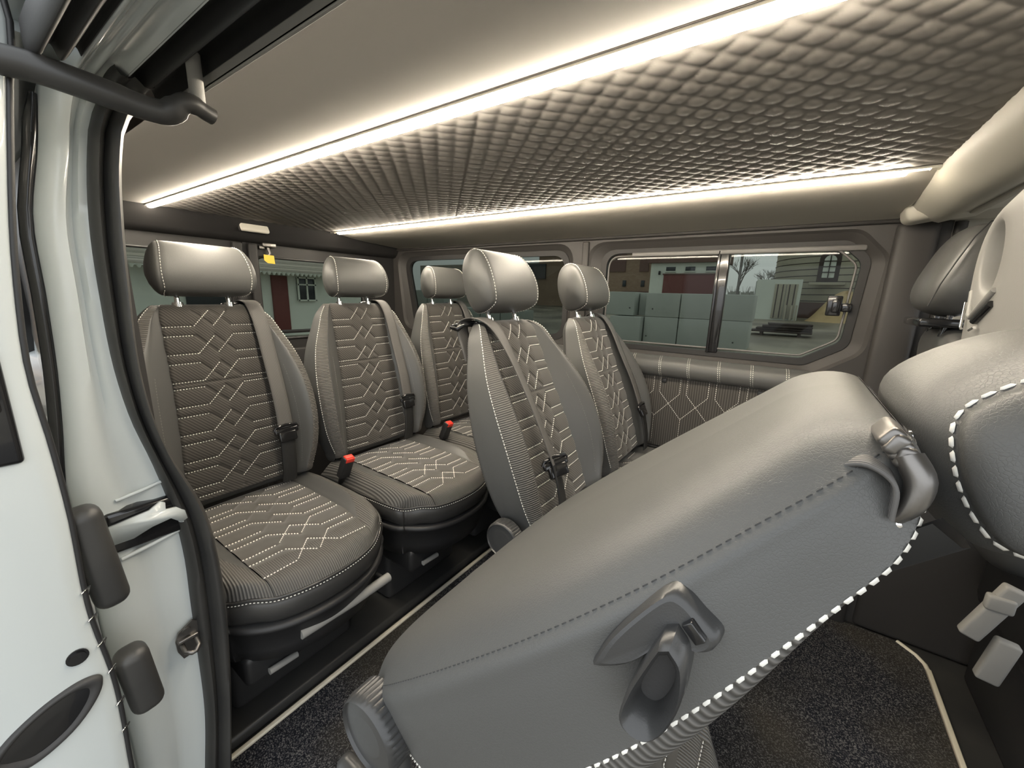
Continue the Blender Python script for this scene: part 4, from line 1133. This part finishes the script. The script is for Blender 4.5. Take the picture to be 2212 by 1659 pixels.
M['pane'] = mat('dark_window_pane', (.03, .035, .04), .2)

# ground, rising gently away from the van
b = MB(); ys = [-25, 12, 16, 22, 30, 40, 60, 110]; zs = [-.55, -.55, -.55, -.27, .04, .22, .5, 1.2]
b.grid(np.array([[(x, y, z) for x in np.linspace(-80, 60, 12)] for y, z in zip(ys, zs)]))
tag(b.build('ground', M['mud']), kind='structure')

def block(x0, x1, y, z0, z1, lb, d=1.15, hole=None):
    r = empty('concrete_block', ((x0 + x1) / 2, y + d / 2, z0), lb, 'concrete block', 'large pale concrete blocks stacked in the yard')
    b = MB(); b.rbox((0, 0, (z1 - z0) / 2), ((x1 - x0) / 2 - .006, d / 2, (z1 - z0) / 2 - .004), .025); b.build('block_body', M['concrete'], r)
    if hole:
        b = MB(); b.tube([(hole[0], -d / 2 - .002, hole[1]), (hole[0], -d / 2 + .03, hole[1])], .03, 12); b.build('lifting_hole', M['soft_black'], r)
Z0, Z1, Z2 = -.55, .450, 1.355
block(-2.27, -1.20, 16.0, Z0, Z1, 'lower concrete block at the right end of the stack, right of the window divider', hole=(.1, .25))
block(-2.27, -1.16, 16.0, Z1, Z2, 'upper concrete block at the right end of the stack, right of the window divider', hole=(-.45, .3))
block(-3.52, -2.29, 16.0, Z0, Z1, 'lower concrete block just left of the window divider')
block(-3.52, -2.29, 16.0, Z1, Z2, 'upper concrete block just left of the window divider')
block(-4.80, -3.54, 16.0, Z0, Z1, 'lower concrete block, second column left of the window divider', hole=(-.5, .25))
block(-4.80, -3.54, 16.0, Z1, Z2, 'upper concrete block, second column left of the window divider', hole=(-.35, .3))
block(-6.10, -4.84, 15.7, Z0, Z1 - .02, 'lower concrete block beside the far headrest of the middle row')
block(-6.50, -5.24, 16.0, Z1, Z2 + .02, 'upper concrete block beside the far headrest of the middle row', hole=(.45, .3))
block(-5.22, -4.82, 16.5, Z1, Z2 + .01, 'narrow upper concrete block set back in the gap of the stack')
k = 0; ORD = ['first', 'second', 'third', 'fourth', 'fifth', 'sixth', 'seventh', 'eighth']
for x in np.arange(-21.5, -11.5, 1.32):
    for z0, z1, n_ in ((-.55, .38, 'lower'), (.38, 1.25, 'upper')):
        if n_ == 'upper' and k > 3: continue
        block(x, x + 1.28, 16.6, z0, z1, f'{ORD[k]} {n_} concrete block from the left in the row seen through the quarter window')
    k += 1

gar = empty('garage', (-7.3, 33, .1), 'whitewashed garage with a wide dark red door and three small windows', 'building')
b = MB(); b.box((0, 1.5, 1.87), (2.46, 1.5, 1.87)); b.build('wall', M['whitewash'], gar, smooth=False)
b = MB(); b.rbox((.38, -.03, 1.45), (1.80, .05, 1.42), .02); b.build('garage_door', M['red_door'], gar)
b = MB(); b.rbox((.45, -.06, 2.92), (1.95, .06, .05), .02); b.build('door_lintel', M['roof'], gar)
for x in (-.95, .45, 1.88):
    b = MB(); b.rbox((x, -.02, 3.30), (.34, .04, .15), .01); w_ = b.build('window', M['pane'], gar)
    b = MB(); b.rbox((x, -.07, 3.11), (.38, .07, .035), .01); b.build('window_sill', M['whitewash'], w_)
b = MB(); b.rbox((-1.75, -.08, 3.02), (.07, .08, .14), .02); b.build('wall_lamp', M['black'], gar)
b = MB(); b.box((.1, 1.4, 4.3), (2.75, 1.7, .55)); b.build('roof_edge', M['roof'], gar, smooth=False)

br = empty('brick_building', (-20.2, 37.2, .1), 'long brown brick building behind the concrete blocks, left of the white garage', 'building')
b = MB(); b.box((4.2, 2.2, 2.8), (6.6, 2.2, 2.9)); b.build('wall', M['brick'], br, smooth=False)
b = MB(); b.box((-11.5, 2.4, 2.15), (9.0, 2.2, 2.25)); b.build('low_wing', M['old_brick'], br, smooth=False)
b = MB(); b.box((-2.6, -.1, 3.5), (1.1, .08, .75)); b.build('window', M['pane'], br, smooth=False)
for x in (6.9, 8.6): b = MB(); b.rbox((x, -.05, 2.35), (.16, .06, .28), .02); b.build('vent_window', M['pane'], br)
b = MB(); b.box((8.2, -.06, 1.05), (1.05, .06, .45)); b.build('red_door', M['red_door'], br, smooth=False)
b = MB(); b.box((8.3, -.08, 1.62), (1.5, .08, .05)); b.build('brick_lintel', M['roof'], br, smooth=False)
b = MB(); b.box((6.0, -.05, 4.3), (.9, .06, .9)); b.box((8.6, -.05, 4.3), (.4, .06, .9)); b.build('boarded_window', M['roof'], br, smooth=False)
b = MB(); b.box((2.6, 2.0, 6.0), (9.0, 2.8, .22)); b.build('roof', M['roof'], br, smooth=False)

ct = empty('shipping_container', (-1.05, 31, .04), 'white steel container with weathered double doors standing beside the sand heap', 'container')
b = MB(); b.box((0, 1.2, 1.25), (1.20, 1.5, 1.25)); b.build('container_body', M['whitewash'], ct, smooth=False)
b = MB()
for i in range(9): b.rbox((-1.22, -.2 + i * .33, 1.25), (.04, .08, 1.15), .02)
b.build('ribbed_side', M['concrete'], ct)
for i, x in enumerate((.10, .72)):
    b = MB(); b.rbox((x, -.34, 1.16), (.29, .04, 1.06), .02); d_ = b.build('container_door', M['stone'], ct)
    b = MB()
    for dx in (-.14, .14): b.tube([(x + dx, -.40, .15), (x + dx, -.40, 2.2)], .028, 8)
    b.build('locking_bar', M['dark_wood'], d_)
b = MB()
for x in (.55, .85, 1.1): b.rbox((x, -.62, .45), (.05, .04, .5), .01)
b.build('leaning_board', M['stone'], ct)

rb = empty('round_building', (4.15, 39.5, .2), 'pale stone round building with an arched window behind the sand heap', 'building')
b = MB(); n = 72
b.grid(np.array([[(5.9 * math.cos(2 * PI * i / n), 5.9 * math.sin(2 * PI * i / n), z) for i in range(n)] for z in (-.2, 9)]), closed=True); b.build('wall', M['stone'], rb)
b = MB()
for z in np.arange(1.1, 8.6, .42): b.tube([(5.90 * math.cos(2 * PI * i / n), 5.90 * math.sin(2 * PI * i / n), z) for i in range(n)], .028, 6, closed=True)
b.build('stone_course_joint', M['dark_wood'], rb)
b = MB(); b.grid(np.array([[(5.98 * math.cos(2 * PI * i / n), 5.98 * math.sin(2 * PI * i / n), z) for i in range(n)] for z in (-.2, 1.0)]), closed=True); b.build('plinth', M['roof'], rb)
def arch(y, w, h0, h1, cx=0):
    return [(cx - w, y, h0), (cx + w, y, h0), (cx + w, y, h1)] + [(cx + w * math.cos(t), y, h1 + w * math.sin(t)) for t in np.linspace(0, PI, 14)[1:-1]] + [(cx - w, y, h1)]
wx = -2.72
b = MB(); b.sheet(arch(-5.50, .56, 2.35, 3.80, wx), (0, .5, 0)); aw = b.build('arched_window', M['dark_wood'], rb, smooth=False)
b = MB(); b.sheet(arch(-5.53, .32, 2.60, 3.70, wx), (0, .05, 0)); b.build('window_pane', M['whitewash'], aw, smooth=False)
b = MB(); b.box((wx, -5.56, 3.25), (.03, .03, .75)); 
for z in (2.95, 3.3, 3.65): b.box((wx, -5.56, z), (.36, .03, .03))
b.build('glazing_bar', M['dark_wood'], aw, smooth=False)
b = MB(); b.rbox((wx, -5.5, 2.22), (.95, .30, .09), .03); b.build('window_sill', M['stone'], aw)

b = MB(); R_ = []
for i in range(14):
    r = i / 13; R_.append([((2.15 * r) * math.cos(t) * (1 + .08 * math.sin(3 * t + 2 * r)), 1.5 * r * math.sin(t), 1.75 * (math.cos(r * PI) * .5 + .5) ** .85 * (1 + .05 * math.sin(5 * t)) - .1 * r) for t in np.linspace(0, 2 * PI, 41)[:-1]])
b.grid(np.array(R_), closed=True); s_ = b.build('sand_heap', M['sand']); s_.location = (2.4, 31.6, .10); tag(s_, 'heap of yellow sand in front of the round stone building', 'sand heap')

pl = empty('plank_stack', (-.40, 21.5, -.30), 'low stack of dark timber planks lying in the muddy yard', 'planks')
for i, (z, y) in enumerate(((.06, 0), (.17, .05), (.28, -.04), (.38, .02))):
    b = MB(); b.rbox((.1 * i, y, z + .12), (1.15 - .12 * i, .42, .045), .02, Euler((0, 0, .05 * (i - 1))).to_matrix()); b.build('plank_layer', M['dark_wood'], pl)
b = MB(); b.rbox((-.7, 0, .05), (.06, .4, .09), .01); b.rbox((.7, 0, .05), (.06, .4, .09), .01); b.build('bearer', M['dark_wood'], pl)

b = MB(); b.tube([(-3.36, 31.5, .0), (-3.42, 31.5, 9.0)], [.09, .07], 10); tag(b.build('lamp_post', M['steel']), 'thin dark lamp post standing left of the container', 'post')
fe = empty('yard_fence', (-4.5, 50, .35), 'pale board fence at the back of the yard between the garage and the container', 'fence')
b = MB(); 
for i in range(16): b.rbox((-1.6 + i * .42, 0, .9), (.185, .03, .85 + .05 * (i % 3)), .01)
b.build('boards', M['concrete'], fe)
b = MB(); b.box((1.2, .08, .5), (3.2, .04, .05)); b.box((1.2, .08, 1.3), (3.2, .04, .05)); b.build('rail', M['dark_wood'], fe, smooth=False)

def tree(x, y, z, h, seed, lb):
    rnd = random.Random(seed); b = MB(); tw = MB()
    def grow(mb, p, d, ln, r, lv):
        q = p + d * ln; mid = p + d * ln * .5 + Vector((rnd.uniform(-1, 1), rnd.uniform(-1, 1), 0)) * ln * .05
        (b if lv < 2 else tw).tube([p, mid, q], [r, r * .85, r * .68], 5 if lv < 2 else 3, cap=False)
        if lv >= 5: return
        for _ in range(3 if lv < 4 else 2):
            a = rnd.uniform(0, 2 * PI); s = rnd.uniform(.35, .8)
            nd = (d + Vector((math.cos(a) * s, math.sin(a) * s, rnd.uniform(-.05, .3)))).normalized()
            grow(mb, p + d * ln * rnd.uniform(.6, 1.0), nd, ln * rnd.uniform(.6, .78), r * .6, lv + 1)
    grow(b, Vector((0, 0, 0)), Vector((0, 0, 1)), h * .30, h * .018, 0)
    r_ = empty('bare_tree', (x, y, z), lb, 'tree', 'bare trees behind the yard')
    b.build('trunk', M['bark'], r_); tw.build('twigs', M['bark'], r_)
    return r_
tree(-6.6, 62, .4, 9, 1, 'bare tree at the left of the gap beside the garage roof')
tree(-4.2, 74, .5, 8, 2, 'bare tree behind the thin lamp post')
tree(-3.0, 60, .5, 8, 3, 'bare tree behind the white container')
tree(-1.2, 70, .6, 9, 5, 'bare tree touching the left edge of the round building')
b = MB(); 
for i in range(46):
    rnd = random.Random(i + 50); x = rnd.uniform(-5.2, 3.4); h = rnd.uniform(1.0, 2.6)
    for j in range(7):
        a = rnd.uniform(-1, 1); c_ = rnd.uniform(-.5, .5); b.tube([(x, c_, 0), (x + a * .35, c_, h * .6), (x + a * .8, c_, h)], [.035, .025, .01], 3, cap=False)
hd_ = b.build('hedge', M['bark']); hd_.location = (-2.0, 56, .4); tag(hd_, 'leafless thicket growing along the back of the yard', 'thicket', kind='stuff')

# house behind the rear doors
ho = empty('cottage', (-15, 7.6, -.55), 'low cottage with a scalloped porch roof, red door and white window behind the rear doors', 'building')
b = MB(); b.box((-2.2, 0, 1.10), (2.2, 4.4, 1.10)); b.build('wall', M['whitewash'], ho, smooth=False)
b = MB(); b.sheet([(.65, -4.6, 2.19), (.65, 4.6, 2.19), (-2.0, 4.6, 4.4), (-2.0, -4.6, 4.4)], (0, 0, .06)); b.build('roof', M['old_brick'], ho, smooth=False)
b = MB()
for i in range(60): b.tube([(.66, -4.55 + i * .154, 2.20), (.66, -4.55 + i * .154, 2.10)], [.07, .03], 8)
b.build('scalloped_fascia', M['whitewash'], ho)
b = MB(); b.rbox((.03, -.42, 1.15), (.05, .27, .95), .02); b.build('front_door', M['red_door'], ho)
b = MB(); b.rbox((.03, .52, 1.66), (.05, .33, .40), .02); w_ = b.build('window', M['pane'], ho)
b = MB()
for y in (.20, .52, .84): b.box((.10, y, 1.66), (.03, .025, .42))
for z in (1.26, 1.82, 2.06): b.box((.10, .52, z), (.03, .34, .025))
b.build('window_frame', M['whitewash'], w_, smooth=False)
b = MB(); b.rbox((.03, -2.6, 1.45), (.05, .55, .55), .02); b.build('window', M['pane'], ho)
bn_ = empty('garden_bench', (-12.0, 6.2, -.55), 'dark wooden bench and crate standing before the cottage', 'bench')
b = MB(); b.rbox((0, 0, .45), (.22, .8, .03), .01); b.build('bench_seat', M['dark_wood'], bn_)
for y in (-.65, .65): b = MB(); b.rbox((0, y, .21), (.18, .05, .21), .01); b.build('leg', M['dark_wood'], bn_)
br2 = empty('brick_house', (-17, .6, -.55), 'brick house with pale siding glimpsed between the open door and the jamb', 'building')
b = MB(); b.box((-1.5, -.2, 1.9), (1.5, 1.6, 1.9)); b.build('wall', M['brick'], br2, smooth=False)
b = MB(); b.box((-1.4, -.2, 4.4), (1.5, 1.6, .75)); b.build('siding', M['whitewash'], br2, smooth=False)
tree(-25, 3.2, -.5, 9, 9, 'bare tree rising above the brick house in the narrow gap by the door')
